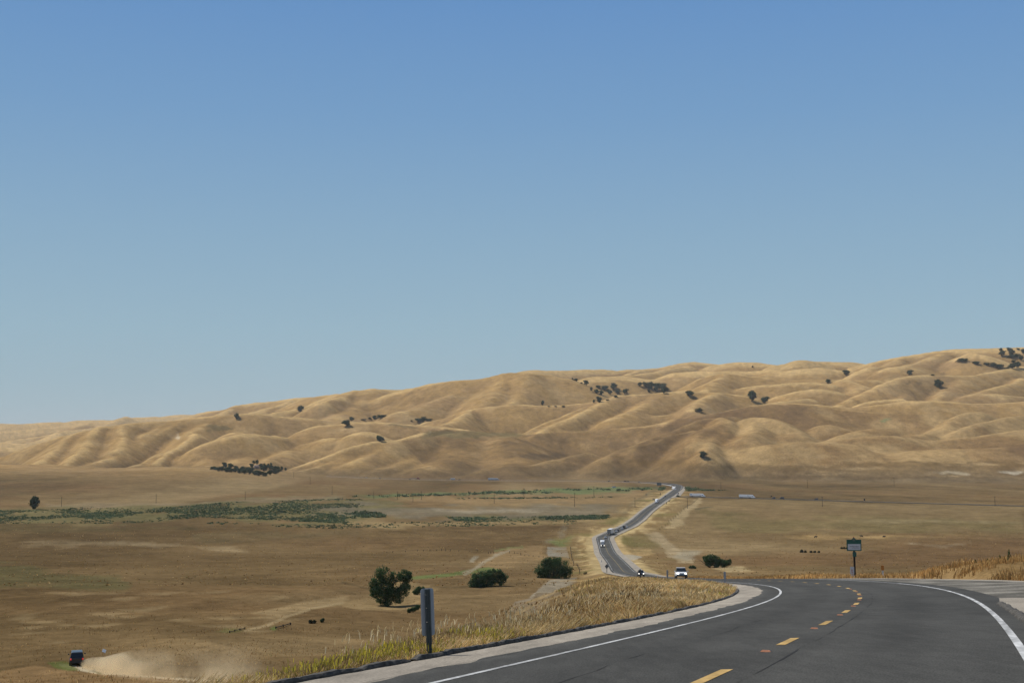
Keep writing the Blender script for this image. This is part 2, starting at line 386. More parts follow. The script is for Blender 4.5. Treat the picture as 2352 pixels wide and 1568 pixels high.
def patch(t, pts, col, amt=1.0, wu=10, wv=2.5, speck=0.0, dmin=0, dmax=1e9, soft=2):
    poly = [ZT[t](*p) for p in pts]
    acc = 0
    offs = [(0, 0), (wu * .5, wv * .5), (-wu * .5, wv * .4), (wu * .4, -wv * .5), (-wu * .4, -wv * .4)] if soft else [(0, 0)]
    pa = np.array(poly); k = 3
    q = np.nonzero((U > pa[:, 0].min() - k * wu) & (U < pa[:, 0].max() + k * wu) & (V > pa[:, 1].min() - k * wv) & (V < pa[:, 1].max() + k * wv) & (DIST > dmin) & (DIST < dmax))
    a = U[q] + wu * 1.6 * n1[q]; b = V[q] + wv * 1.6 * nv[q]
    for du, dv in offs: acc = acc + inpoly(a + du, b + dv, poly)
    m = np.clip(acc / len(offs) * amt, 0, 1)[:, None].astype(np.float32)
    C[q] = C[q] * (1 - m) + np.asarray(col, np.float32) * m
def stroke(t, pts, wpx, col, amt=1.0, dmin=0, dmax=1e9, wob=.6):   # a band following a line, given width in frame pixels
    pts = [ZT[t](*p[:2]) for p in pts]
    ws = wpx if isinstance(wpx, (list, tuple)) else [wpx] * len(pts)
    best = np.full(U.shape, -9.0)
    bu0 = min(p[0] for p in pts) - 40; bu1 = max(p[0] for p in pts) + 40; bv0 = min(p[1] for p in pts) - 20; bv1 = max(p[1] for p in pts) + 20
    m = (U > bu0) & (U < bu1) & (V > bv0) & (V < bv1) & (DIST > dmin) & (DIST < dmax)
    uu, vv = U[m] + wob * 3 * n1[m], V[m] + wob * n3[m]
    b = np.full(uu.shape, -9.0)
    for (p, q, w0, w1) in zip(pts[:-1], pts[1:], ws[:-1], ws[1:]):
        dx, dy = q[0] - p[0], q[1] - p[1]; l2 = dx * dx + dy * dy + 1e-9
        tt = np.clip(((uu - p[0]) * dx + (vv - p[1]) * dy) / l2, 0, 1)
        r = np.hypot(uu - p[0] - tt * dx, vv - p[1] - tt * dy)
        b = np.maximum(b, 1 - r / (w0 + (w1 - w0) * tt))
    best[m] = b
    mix(sstep(0, .45, best) * amt, col)

NEARB = lin(109, 85, 50); BRN = lin(97, 76, 45); DRK = lin(85, 70, 44); PALE = lin(154, 129, 86); TAN = lin(148, 122, 80)
REDB = lin(122, 93, 57); OLV = lin(100, 88, 52); GRN = lin(86, 96, 56); GREY = lin(128, 115, 92); STRAW = lin(196, 168, 110)
hill = np.clip(hillness, 0, 1)
fld = (1 - hill)
# fields: brown with reddish, olive and pale drifts
mix(fld * sstep(-.1, .8, n2), REDB)
mix(fld * sstep(0, .9, -n2) * .7, BRN)
mix(fld * sstep(.1, .8, nst) * .55, PALE)
mix(fld * sstep(.15, .8, -nst) * .55, DRK)
# left half below the scrub: darker
lowl = (V > 1215) & (U < 1330) & (DIST > 120) & (DIST < 1100)
mix(lowl * .45, NEARB); mix(lowl * sstep(.0, .7, -nst) * .6, BRN)
# right fields
patch(3, [(-60, 1165), (200, 1165), (900, 1175), (2352, 1210), (2352, 1400), (1500, 1390), (-200, 1400)], lin(134, 110, 70), .8)
patch(6, [(100, 60), (600, 130), (1200, 120), (2352, 130), (2352, 200), (1200, 210), (300, 200)], lin(118, 102, 60), .7, wv=8)
patch(6, [(700, 245), (1100, 238), (1500, 240), (2100, 225), (1500, 255), (900, 262)], lin(160, 128, 76), .9)
patch(6, [(0, 340), (500, 300), (620, 315), (400, 340), (100, 360)], lin(150, 124, 82), .6)
patch(6, [(1500, 290), (1740, 300), (1980, 280), (1760, 325)], lin(158, 138, 104), .8)
patch(6, [(1300, 330), (2352, 260), (2352, 500), (1500, 470), (1000, 440)], lin(112, 84, 52), .6, dmin=200)
patch(6, [(1050, 140), (1600, 138), (2352, 138), (2352, 150), (1500, 152)], lin(150, 130, 88), .8)
patch(3, [(0, 1020), (600, 1030), (2352, 1000), (2352, 1060), (700, 1050)], lin(132, 110, 78), .5)
patch(3, [(900, 1078), (1400, 1070), (1500, 1080), (1000, 1090)], DRK, .6)
# valley floor bands
patch(1, [(300, 1195), (900, 1190), (1300, 1190), (1800, 1158), (2352, 1145), (2352, 1165), (1800, 1180), (1250, 1210), (900, 1215), (300, 1225)], lin(140, 122, 90), .6)
patch(1, [(-60, 1245), (300, 1240), (560, 1222), (1000, 1225), (1300, 1210), (1500, 1190), (1900, 1175), (2352, 1160), (2700, 1170), (2700, 1300), (2300, 1330), (1900, 1310), (1400, 1290), (1000, 1325), (500, 1335), (-60, 1330)], lin(108, 106, 64), .6, wu=40, wv=7)
patch(2, [(60, 1150), (300, 1135), (700, 1128), (1000, 1112), (1400, 1100), (1800, 1092), (2100, 1086), (2130, 1100), (1850, 1118), (1400, 1128), (900, 1135), (400, 1150)], lin(98, 116, 68), .8, wv=3)
patch(2, [(400, 1140), (900, 1155), (1900, 1152), (2130, 1110), (2100, 1170), (1900, 1200), (900, 1195), (300, 1185)], lin(148, 118, 74), .7)
patch(2, [(-100, 1200), (300, 1215), (900, 1230), (1500, 1215), (1900, 1205), (1980, 1190), (1880, 1265), (1400, 1285), (700, 1290), (200, 1290), (-100, 1270)], lin(120, 109, 86), .8, wu=45, wv=7)
patch(2, [(500, 1225), (900, 1228), (1200, 1235), (1500, 1240), (1300, 1256), (900, 1255), (600, 1240)], lin(150, 136, 110), .7, wu=30, wv=3)
patch(2, [(700, 1285), (1000, 1290), (1500, 1280), (1830, 1272), (1840, 1296), (1500, 1300), (1000, 1310), (780, 1305)], lin(94, 98, 60), .75, wv=4)
patch(5, [(0, 130), (300, 150), (900, 140), (1700, 130), (1780, 145), (1700, 170), (900, 175), (0, 190)], lin(156, 130, 82), .7, wv=4)
patch(5, [(500, 190), (900, 170), (1300, 165), (1650, 172), (1500, 195), (1000, 210), (600, 208)], lin(98, 76, 46), .85, wv=3)
patch(4, [(-50, 160), (300, 160), (800, 180), (1350, 188), (1350, 196), (800, 210), (300, 215), (-50, 210)], lin(92, 78, 47), .75, wv=3)
patch(4, [(100, 305), (500, 290), (1100, 288), (1300, 310), (1100, 322), (600, 312), (200, 314)], lin(158, 136, 98), .6, wv=6)
patch(4, [(1300, 310), (1600, 310), (1750, 335), (1500, 340)], lin(152, 128, 88), .7, wv=4)
patch(4, [(-50, 450), (200, 455), (350, 490), (900, 540), (850, 590), (400, 600), (-50, 600)], lin(94, 88, 52), .7, wv=8)
patch(4, [(1350, 230), (2352, 205), (2500, 235), (2000, 265), (1350, 275)], lin(104, 90, 58), .5, wv=5)
for k in range(26):
    x0 = rng.uniform(-50, 1900); y0 = rng.uniform(620, 1000); L = rng.uniform(120, 420); h = rng.uniform(6, 18)
    patch(4, [(x0, y0 + h * .5), (x0 + L * .4, y0 - h * .4), (x0 + L, y0 - h * .2 - L * .03), (x0 + L * .6, y0 + h)], lin(158, 132, 88), .6, wu=14, wv=4)
patch(4, [(1750, 760), (2050, 690), (2352, 640), (2352, 700), (2150, 735), (1980, 780)], lin(158, 132, 88), .6)
patch(5, [(-100, 690), (200, 650), (300, 560), (480, 560), (700, 600), (400, 730), (100, 740)], lin(156, 128, 82), .7)
patch(5, [(900, 430), (1150, 330), (1400, 310), (1410, 400), (1250, 440), (1000, 470)], lin(150, 120, 76), .7)
stroke(5, [(0, 560), (200, 610), (400, 600), (900, 590), (1300, 560)], 3, DRK, .5)
# creek line, tracks and gravel
stroke(5, [(440, 530), (560, 525), (720, 510), (850, 490), (1000, 470), (1080, 480)], [3, 5, 5, 6, 7, 3], lin(104, 118, 60), .85)
stroke(5, [(1050, 345), (1150, 325), (1240, 318)], 3, lin(120, 120, 70), .7)
stroke(5, [(835, 500), (890, 478), (970, 425), (1060, 372), (1150, 345)], [6, 4.5, 4.5, 4, 2.5], lin(154, 138, 108), .85, wob=1.2)
patch(5, [(870, 415), (900, 385), (940, 385), (900, 420)], lin(150, 138, 112), .8, wu=2)
patch(5, [(1410, 320), (1545, 322), (1556, 395), (1450, 385), (1412, 385)], lin(136, 127, 108), .95, wu=2, wv=1)
patch(5, [(1430, 540), (1612, 525), (1592, 595), (1460, 662), (1285, 672), (1350, 600)], lin(146, 132, 108), .95, wu=2, wv=1.2)
patch(5, [(1180, 695), (1300, 672), (1450, 660), (1410, 700), (1300, 760), (1130, 760)], lin(138, 122, 98), .95, wu=2, wv=1.2)
patch(5, [(1290, 672), (1460, 662), (1592, 595), (1570, 560), (1640, 560), (1700, 620), (1500, 690)], lin(88, 66, 44), .8, wu=3)
patch(5, [(1575, 315), (1720, 345), (1700, 410), (1580, 400)], lin(84, 76, 46), .8, wu=4)
patch(5, [(1540, 180), (1580, 160), (1450, 290), (1400, 310)], lin(136, 128, 105), .6)
patch(5, [(1430, 300), (1570, 230), (1570, 300), (1500, 320)], lin(112, 124, 66), .7)
stroke(5, [(1570, 320), (1575, 400), (1590, 440)], 1.6, DRK, .7)
stroke(4, [(1690, 890), (1860, 850), (1990, 790), (2150, 738), (2352, 702)], [3.5, 4.5, 4, 3.5, 3], lin(158, 134, 92), .8, wob=1.2)
patch(4, [(1500, 900), (1580, 870), (1690, 870), (1700, 890), (1600, 905)], lin(120, 116, 62), .6)
patch(4, [(1860, 870), (1900, 850), (1920, 870), (1890, 885)], lin(110, 122, 58), .9, wu=2)
stroke(4, [(420, 1126), (520, 1145), (700, 1180), (900, 1205), (1150, 1228), (1480, 1246), (1800, 1252)], [5, 7, 7, 7, 7, 8, 9], lin(190, 172, 138), .95)
patch(4, [(330, 1110), (460, 1100), (560, 1160), (480, 1165), (400, 1150)], lin(98, 104, 46), .9, wu=3)
patch(4, [(-60, 1180), (250, 1130), (450, 1160), (800, 1200), (1300, 1245), (1300, 1300), (-60, 1300)], lin(148, 114, 70), .75, wu=3)
patch(4, [(640, 1165), (740, 1178), (700, 1190)], lin(84, 86, 44), .9, wu=3)
# strip of bare dark ground along the west side of the highway
patch('B', [(-650, 1250), (-300, 1010), (-60, 700), (60, 600), (380, 420), (640, 250), (700, 180), (760, 190), (740, 330), (400, 520), (180, 690), (20, 790), (-330, 1130), (-560, 1330)], lin(106, 96, 72), .85, wu=2, wv=1)
patch('B', [(640, 250), (700, 180), (800, 180), (700, 400), (600, 420)], lin(92, 100, 62), .7)
# verges: straw and orange grass either side of the road
vr = (np.abs(ROFF) > 6) & (RST > 430)
vw = np.interp(RST, [430, 900, 1900], [26, 34, 46])
verge = vr * (1 - sstep(.55, 1.0, np.abs(ROFF) / vw + .35 * n3))
mix(verge * .6, lin(144, 114, 66)); mix(verge * sstep(.2, .7, n3 + .4 * n1) * .7, STRAW)
mix(verge * sstep(.2, .7, -n1) * .6, lin(116, 112, 56))
edgepale = vr * (1 - sstep(9.5, 13, np.abs(ROFF) + 2 * n3)); mix(edgepale * .6, STRAW)
# pale track on the right of the highway
patch('B', [(1640, 690), (1850, 530), (2000, 500), (1960, 640), (1700, 870), (1560, 1010), (1480, 1200), (1300, 1380), (1000, 1400), (1060, 1230), (1180, 1080), (1280, 960), (1480, 830)], lin(166, 142, 98), .85, wu=5, wv=2)
patch('A', [(1560, 300), (1941, 220), (2250, 560), (2600, 820), (3000, 1130), (2500, 1100), (2100, 780), (1700, 480)], lin(162, 140, 102), .85, wu=6, wv=2)
stroke('B', [(1860, 530), (1700, 680), (1480, 800), (1300, 970), (1060, 1180), (900, 1330), (800, 1400)], 1.3, DRK, .7)
patch('A', [(950, 860), (1200, 850), (1500, 930), (1250, 1000), (1100, 990)], lin(174, 162, 138), .9, wu=2, wv=1)
patch('A', [(620, 380), (760, 340), (900, 600), (1400, 740), (1650, 730), (1850, 820), (1500, 900), (950, 860), (750, 600)], lin(196, 160, 100), .6, wu=4, wv=2)
patch('A', [(800, 330), (1500, 280), (1900, 700), (1700, 780), (1050, 720), (850, 520)], lin(112, 98, 56), .6, wu=14, wv=5)
patch(6, [(-30, 345), (120, 345), (130, 395), (-10, 420)], lin(160, 148, 120), .7)
patch(6, [(230, 460), (420, 445), (490, 480), (300, 490)], lin(176, 152, 104), .7)
stroke('B', [(1480, 860), (1700, 845), (1950, 800), (2300, 770)], 1.5, lin(96, 88, 62), .8)
# near knoll and verge soil
nearg = (DIST < 420) & (ROFF > -24) & (ROFF < 24) & (np.abs(ROFF) > 5.5)
mix(nearg * .9 * (1 - sstep(16, 22, np.abs(ROFF) + 2 * n3)), lin(146, 116, 66))
mix(nearg * sstep(.0, .6, n3) * .6, lin(178, 148, 92))
mix((DIST < 420) * (ROFF < 0) * (ROFF > -30) * sstep(12, 17, -ROFF - .0 * n3) * (RST > 35) * (RST < 330) * .55, lin(104, 82, 52))
mix(nearg * (ROFF > 0) * .6, lin(146, 112, 66))
# hills: pale dry grass, browner and greyer drifts
H0 = lin(164, 132, 84)
mix(hill, H0)
nh1 = fbm(X / 260 + 11, Y / 260, 4); nh2 = fbm(X / 60, Y / 60 + 31, 4); nh3 = fbm(X / 18, Y / 18, 3)
mix(hill * sstep(-.05, .75, nh1) * .45, lin(158, 128, 90))
mix(hill * sstep(.1, .8, nh2) * .25, lin(146, 120, 88))
mix(hill * sstep(.1, .8, -nh2) * .25, lin(194, 166, 120))
mix(hill * sstep(.2, .9, nh3) * .25, lin(126, 100, 70))
# crests tinted paler and folds browner, painting in sunlit crests and shaded folds
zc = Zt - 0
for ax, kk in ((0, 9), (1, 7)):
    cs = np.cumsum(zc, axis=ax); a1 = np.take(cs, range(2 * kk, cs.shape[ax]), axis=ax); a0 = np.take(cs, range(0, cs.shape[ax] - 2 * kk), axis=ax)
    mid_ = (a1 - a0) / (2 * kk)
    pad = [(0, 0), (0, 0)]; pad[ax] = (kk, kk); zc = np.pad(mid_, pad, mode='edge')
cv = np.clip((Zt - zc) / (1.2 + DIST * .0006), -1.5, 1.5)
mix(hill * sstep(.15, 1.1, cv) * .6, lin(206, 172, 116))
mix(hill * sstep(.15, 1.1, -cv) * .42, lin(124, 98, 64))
# the right-hand front slope carries browner grass
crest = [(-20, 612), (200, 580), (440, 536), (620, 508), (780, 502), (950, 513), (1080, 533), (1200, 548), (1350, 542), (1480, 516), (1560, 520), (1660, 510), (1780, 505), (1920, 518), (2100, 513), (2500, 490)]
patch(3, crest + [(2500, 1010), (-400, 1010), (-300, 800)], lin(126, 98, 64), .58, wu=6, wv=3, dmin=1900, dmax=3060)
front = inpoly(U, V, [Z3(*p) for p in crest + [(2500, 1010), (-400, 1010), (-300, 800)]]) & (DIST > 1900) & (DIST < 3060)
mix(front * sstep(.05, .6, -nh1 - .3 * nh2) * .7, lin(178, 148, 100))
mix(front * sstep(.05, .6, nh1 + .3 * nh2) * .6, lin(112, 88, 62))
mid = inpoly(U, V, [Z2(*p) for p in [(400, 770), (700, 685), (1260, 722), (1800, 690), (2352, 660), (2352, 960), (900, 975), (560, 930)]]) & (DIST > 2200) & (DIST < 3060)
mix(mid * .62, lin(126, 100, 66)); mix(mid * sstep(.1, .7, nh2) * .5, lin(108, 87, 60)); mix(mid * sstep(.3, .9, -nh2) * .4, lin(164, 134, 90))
patch(2, [(560, 700), (900, 700), (1250, 722), (1200, 740), (800, 740), (500, 740)], lin(112, 104, 70), .5, dmin=2200)
patch(2, [(1200, 870), (1550, 845), (1500, 880), (1300, 900)], lin(98, 82, 62), .6, dmin=2200)
patch(3, [(-400, 890), (600, 930), (2400, 900), (2400, 1010), (1000, 1020), (-400, 1030)], lin(114, 91, 58), .7, dmin=1500)
patch(2, [(-400, 985), (600, 965), (1400, 930), (2352, 880), (2352, 1040), (900, 1040), (-400, 1040)], lin(126, 100, 64), .55, wu=30, wv=4, dmin=1500)
for k in range(22):
    x0 = rng.uniform(0, 2300); y0 = rng.uniform(880, 1000); L = rng.uniform(150, 420); h = rng.uniform(5, 14)
    patch(3, [(x0, y0), (x0 + L * .5, y0 - h), (x0 + L, y0 - h * .4), (x0 + L * .5, y0 + h * .3)], lin(176, 148, 104), .55, dmin=1500)
patch(3, [(1700, 985), (1800, 975), (1950, 980), (1900, 1000), (1750, 1000)], lin(196, 178, 144), .6, dmin=1500)
patch(3, [(2180, 985), (2260, 975), (2352, 985), (2300, 1000)], lin(206, 192, 164), .7, dmin=1500)
patch(1, [(1400, 660), (1480, 655), (1560, 660), (1610, 690), (1540, 690), (1450, 700)], lin(108, 96, 66), .7, wu=4, dmin=2400)
patch(1, [(1205, 745), (1220, 722), (1240, 735), (1225, 755)], lin(206, 190, 160), .6, wu=2, dmin=2400)
patch(3, [(1340, 625), (1400, 610), (1450, 612), (1380, 632)], lin(120, 122, 82), .9, wu=2, dmin=2400)
patch(2, [(300, 650), (480, 660), (500, 678), (330, 665)], lin(112, 100, 72), .6, dmin=2400)
for t, x0, y0 in [(3, 1800, 300), (3, 1560, 360), (3, 1640, 360)]:
    patch(t, [(x0 - 30, y0), (x0 + 10, y0 - 12), (x0 + 20, y0), (x0 - 10, y0 + 14)], lin(110, 92, 66), .7, wu=2, dmin=2400)
fw_ = (fld * (DIST > 60) * .20)[..., None]
lum_ = (C * np.array([.30, .55, .15], np.float32)).sum(-1, keepdims=True) * np.array([1.12, 1.0, .74], np.float32)
C[:] = (C * (1 - fw_) + lum_ * fw_) * (1 - .05 * fld[..., None])
# fine unevenness everywhere
C *= (1 + .10 * n3 + .08 * nh3)[..., None]
C = np.clip(C, .01, .9)

# ------------------------------------------------------------------ materials
def mat(name):
    m = bpy.data.materials.new(name); m.use_nodes = True
    nt = m.node_tree
    for n in list(nt.nodes): nt.nodes.remove(n)
    o = nt.nodes.new('ShaderNodeOutputMaterial')
    return m, nt, o
def principled(name, col, rough=.6, metal=0.0, var=.12, scale=6.0, spec=.5, coat=0.0, bump=0.0, emit=None):
    m, nt, o = mat(name)
    b = nt.nodes.new('ShaderNodeBsdfPrincipled'); nt.links.new(b.outputs[0], o.inputs[0])
    b.inputs['Roughness'].default_value = rough; b.inputs['Metallic'].default_value = metal
    b.inputs['Specular IOR Level'].default_value = spec
    b.inputs['Coat Weight'].default_value = coat
    tc = nt.nodes.new('ShaderNodeTexCoord'); nz = nt.nodes.new('ShaderNodeTexNoise')
    nz.inputs['Scale'].default_value = scale; nz.inputs['Detail'].default_value = 4
    nt.links.new(tc.outputs['Object'], nz.inputs['Vector'])
    r = nt.nodes.new('ShaderNodeMapRange'); r.inputs[1].default_value = .25; r.inputs[2].default_value = .75
    r.inputs[3].default_value = 1 - var; r.inputs[4].default_value = 1 + var
    nt.links.new(nz.outputs['Fac'], r.inputs[0])
    mx = nt.nodes.new('ShaderNodeVectorMath'); mx.operation = 'SCALE'
    mx.inputs[0].default_value = col[:3]
    nt.links.new(r.outputs[0], mx.inputs['Scale'])
    nt.links.new(mx.outputs[0], b.inputs['Base Color'])
    if bump:
        bp = nt.nodes.new('ShaderNodeBump'); bp.inputs['Strength'].default_value = bump; bp.inputs['Distance'].default_value = .02
        nt.links.new(nz.outputs['Fac'], bp.inputs['Height']); nt.links.new(bp.outputs[0], b.inputs['Normal'])
    if emit:
        b.inputs['Emission Color'].default_value = (*emit[:3], 1); b.inputs['Emission Strength'].default_value = emit[3]
    return m

def ground_material():
    m, nt, o = mat('dry_grass_ground')
    b = nt.nodes.new('ShaderNodeBsdfPrincipled'); nt.links.new(b.outputs[0], o.inputs[0])
    b.inputs['Roughness'].default_value = 1; b.inputs['Specular IOR Level'].default_value = 0
    at_ = nt.nodes.new('ShaderNodeAttribute'); at_.attribute_name = 'Col'
    tc = nt.nodes.new('ShaderNodeTexCoord')
    prev = None
    for sc, lo, hi, det in [(.011, .86, 1.14, 8), (.06, .80, 1.20, 9), (.35, .74, 1.26, 7), (3.0, .74, 1.26, 5)]:
        nz = nt.nodes.new('ShaderNodeTexNoise'); nz.inputs['Scale'].default_value = sc; nz.inputs['Detail'].default_value = det; nz.inputs['Roughness'].default_value = .65
        nt.links.new(tc.outputs['Object'], nz.inputs['Vector'])
        r = nt.nodes.new('ShaderNodeMapRange'); r.inputs[1].default_value = .3; r.inputs[2].default_value = .7; r.inputs[3].default_value = lo; r.inputs[4].default_value = hi
        nt.links.new(nz.outputs['Fac'], r.inputs[0])
        if prev is None: prev = r.outputs[0]
        else:
            mm = nt.nodes.new('ShaderNodeMath'); mm.operation = 'MULTIPLY'
            nt.links.new(prev, mm.inputs[0]); nt.links.new(r.outputs[0], mm.inputs[1]); prev = mm.outputs[0]
    sv = nt.nodes.new('ShaderNodeVectorMath'); sv.operation = 'SCALE'
    nt.links.new(at_.outputs['Color'], sv.inputs[0]); nt.links.new(prev, sv.inputs['Scale'])
    nt.links.new(sv.outputs[0], b.inputs['Base Color'])
    nz = nt.nodes.new('ShaderNodeTexNoise'); nz.inputs['Scale'].default_value = .08; nz.inputs['Detail'].default_value = 10; nz.inputs['Roughness'].default_value = .7
    nt.links.new(tc.outputs['Object'], nz.inputs['Vector'])
    bp = nt.nodes.new('ShaderNodeBump'); bp.inputs['Strength'].default_value = .25; bp.inputs['Distance'].default_value = 3.0
    nt.links.new(nz.outputs['Fac'], bp.inputs['Height']); nt.links.new(bp.outputs[0], b.inputs['Normal'])
    return m

def np_mesh(name, verts, faces, material=None, smooth=True, parent=None, nside=None):
    me = bpy.data.meshes.new(name)
    verts = np.asarray(verts, np.float32); faces = np.asarray(faces, np.int32)
    me.vertices.add(len(verts)); me.vertices.foreach_set('co', verts.ravel())
    k = faces.shape[1]
    me.loops.add(faces.size); me.loops.foreach_set('vertex_index', faces.ravel())
    me.polygons.add(len(faces)); me.polygons.foreach_set('loop_start', np.arange(0, faces.size, k, dtype=np.int32))
    me.polygons.foreach_set('loop_total', np.full(len(faces), k, np.int32))
    me.polygons.foreach_set('use_smooth', np.full(len(faces), smooth, bool))
    me.update(calc_edges=True)
    if material: me.materials.append(material)
    o = bpy.data.objects.new(name, me); COL.objects.link(o)
    if parent: o.parent = parent
    return o
def tag(o, label=None, cat=None, group=None, kind=None):
    if label: o['label'] = label
    if cat: o['category'] = cat
    if group: o['group'] = group
    if kind: o['kind'] = kind
    return o

na, nr = X.shape
idx = np.arange(na * nr, dtype=np.int32).reshape(na, nr)
fc = np.stack([idx[:-1, :-1].ravel(), idx[:-1, 1:].ravel(), idx[1:, 1:].ravel(), idx[1:, :-1].ravel()], 1)
fc = fc[:, ::-1]
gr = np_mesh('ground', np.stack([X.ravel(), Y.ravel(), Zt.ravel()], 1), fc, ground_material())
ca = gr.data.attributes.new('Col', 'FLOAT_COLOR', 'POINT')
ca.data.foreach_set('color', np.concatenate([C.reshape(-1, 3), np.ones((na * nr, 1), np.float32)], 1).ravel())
tag(gr, 'dry golden grassland valley floor rising into rolling hills', 'ground', kind='structure')

# ------------------------------------------------------------------ light
SUN_EL, SUN_AZ = R(52), R(-62)       # azimuth from straight ahead (+Y), negative = left
sdir = Vector((math.sin(SUN_AZ) * math.cos(SUN_EL), math.cos(SUN_AZ) * math.cos(SUN_EL), math.sin(SUN_EL)))
sl = bpy.data.lights.new('sun', 'SUN'); sl.energy = 4.4; sl.angle = R(.5); sl.color = (1, .975, .935)
so = bpy.data.objects.new('sun', sl); COL.objects.link(so)
so.rotation_euler = sdir.to_track_quat('Z', 'Y').to_euler()
so.location = (0, 0, 500)
W = bpy.data.worlds.new('World'); SC.world = W; W.use_nodes = True
nt = W.node_tree
bg = nt.nodes['Background']
sky = nt.nodes.new('ShaderNodeTexSky'); sky.sky_type = 'NISHITA'; sky.sun_disc = False
sky.sun_elevation = SUN_EL; sky.sun_rotation = SUN_AZ
sky.air_density = 1.0; sky.dust_density = .35; sky.ozone_density = 2.6; sky.altitude = 100
# below some twenty degrees the clear blue deepens upward out of a pale haze layer
wtc = nt.nodes.new('ShaderNodeTexCoord'); wxyz = nt.nodes.new('ShaderNodeSeparateXYZ'); nt.links.new(wtc.outputs['Generated'], wxyz.inputs[0])
ramp = nt.nodes.new('ShaderNodeValToRGB'); nt.links.new(wxyz.outputs[2], ramp.inputs[0])
els = [(0.0, (163, 182, 190)), (.03, (158, 182, 193)), (.09, (150, 180, 197)), (.16, (137, 171, 197)), (.25, (117, 157, 197)), (.34, (100, 144, 195)), (.48, (84, 130, 190))]
while len(ramp.color_ramp.elements) < len(els): ramp.color_ramp.elements.new(.5)
for e, (p_, c_) in zip(ramp.color_ramp.elements, els):
    e.position = p_; e.color = (*[float(q) for q in lin(*c_, k=1.0)], 1)
sc_ = nt.nodes.new('ShaderNodeVectorMath'); sc_.operation = 'SCALE'; sc_.inputs['Scale'].default_value = 1 / .085; nt.links.new(ramp.outputs[0], sc_.inputs[0])
mr_ = nt.nodes.new('ShaderNodeMapRange'); mr_.interpolation_type = 'SMOOTHSTEP'; mr_.inputs[1].default_value = .36; mr_.inputs[2].default_value = .7; nt.links.new(wxyz.outputs[2], mr_.inputs[0])
wmx = nt.nodes.new('ShaderNodeMix'); wmx.data_type = 'RGBA'; nt.links.new(mr_.outputs[0], wmx.inputs[0]); nt.links.new(sc_.outputs[0], wmx.inputs[6]); nt.links.new(sky.outputs[0], wmx.inputs[7])
nt.links.new(wmx.outputs[2], bg.inputs[0]); bg.inputs[1].default_value = .085
SC.view_settings.view_transform = 'Standard'; SC.view_settings.look = 'None'; SC.view_settings.exposure = 0; SC.view_settings.gamma = 1
SC.cycles.use_denoising = True
# ------------------------------------------------------------------ road surface
def asphalt_material(name, base, scale=60.0, lo=.7, hi=1.3, warm=0.0):
    m, nt, o = mat(name)
    b = nt.nodes.new('ShaderNodeBsdfPrincipled'); nt.links.new(b.outputs[0], o.inputs[0])
    b.inputs['Roughness'].default_value = .95; b.inputs['Specular IOR Level'].default_value = .08
    tc = nt.nodes.new('ShaderNodeTexCoord')
    prev = None
    for sc, l, h, det, st in [(scale, lo, hi, 3, (1, 1, 1)), (.6, .86, 1.14, 6, (1, .25, 1)), (.07, .88, 1.12, 5, (1, .5, 1)), (5.0, .88, 1.12, 4, (1, .15, 1))]:
        mp = nt.nodes.new('ShaderNodeMapping'); mp.inputs['Scale'].default_value = st
        nt.links.new(tc.outputs['Object'], mp.inputs[0])
        nz = nt.nodes.new('ShaderNodeTexNoise'); nz.inputs['Scale'].default_value = sc; nz.inputs['Detail'].default_value = det
        nt.links.new(mp.outputs[0], nz.inputs['Vector'])
        r = nt.nodes.new('ShaderNodeMapRange'); r.inputs[1].default_value = .3; r.inputs[2].default_value = .7; r.inputs[3].default_value = l; r.inputs[4].default_value = h
        nt.links.new(nz.outputs['Fac'], r.inputs[0])
        if prev is None: prev = r.outputs[0]
        else:
            mm = nt.nodes.new('ShaderNodeMath'); mm.operation = 'MULTIPLY'
            nt.links.new(prev, mm.inputs[0]); nt.links.new(r.outputs[0], mm.inputs[1]); prev = mm.outputs[0]
    a = nt.nodes.new('ShaderNodeAttribute'); a.attribute_name = 'wear'
    mm = nt.nodes.new('ShaderNodeMath'); mm.operation = 'MULTIPLY'
    nt.links.new(prev, mm.inputs[0]); nt.links.new(a.outputs['Fac'], mm.inputs[1])
    sv = nt.nodes.new('ShaderNodeVectorMath'); sv.operation = 'SCALE'; sv.inputs[0].default_value = base
    nt.links.new(mm.outputs[0], sv.inputs['Scale']); nt.links.new(sv.outputs[0], b.inputs['Base Color'])
    return m
M_ASPH = asphalt_material('asphalt', (.062, .059, .051), 45, .5, 1.5)
M_APRON = asphalt_material('worn_asphalt', (.165, .148, .118), 9, .6, 1.35)
M_GRAV = asphalt_material('pale_gravel', (.30, .258, .20), 25, .68, 1.32)
M_BANK = asphalt_material('grey_road_bank', (.50, .50, .49), .5)
M_WHITE = asphalt_material('white_road_paint', (.56, .55, .52), 14, .6, 1.1)
M_YEL = asphalt_material('yellow_road_paint', (.54, .35, .13), 10, .75, 1.1)
M_YELF = asphalt_material('faded_yellow_paint', (.22, .17, .09), 10, .8, 1.1)
M_SEAM = asphalt_material('crack_sealer', (.036, .035, .033), 20, .8, 1.2)

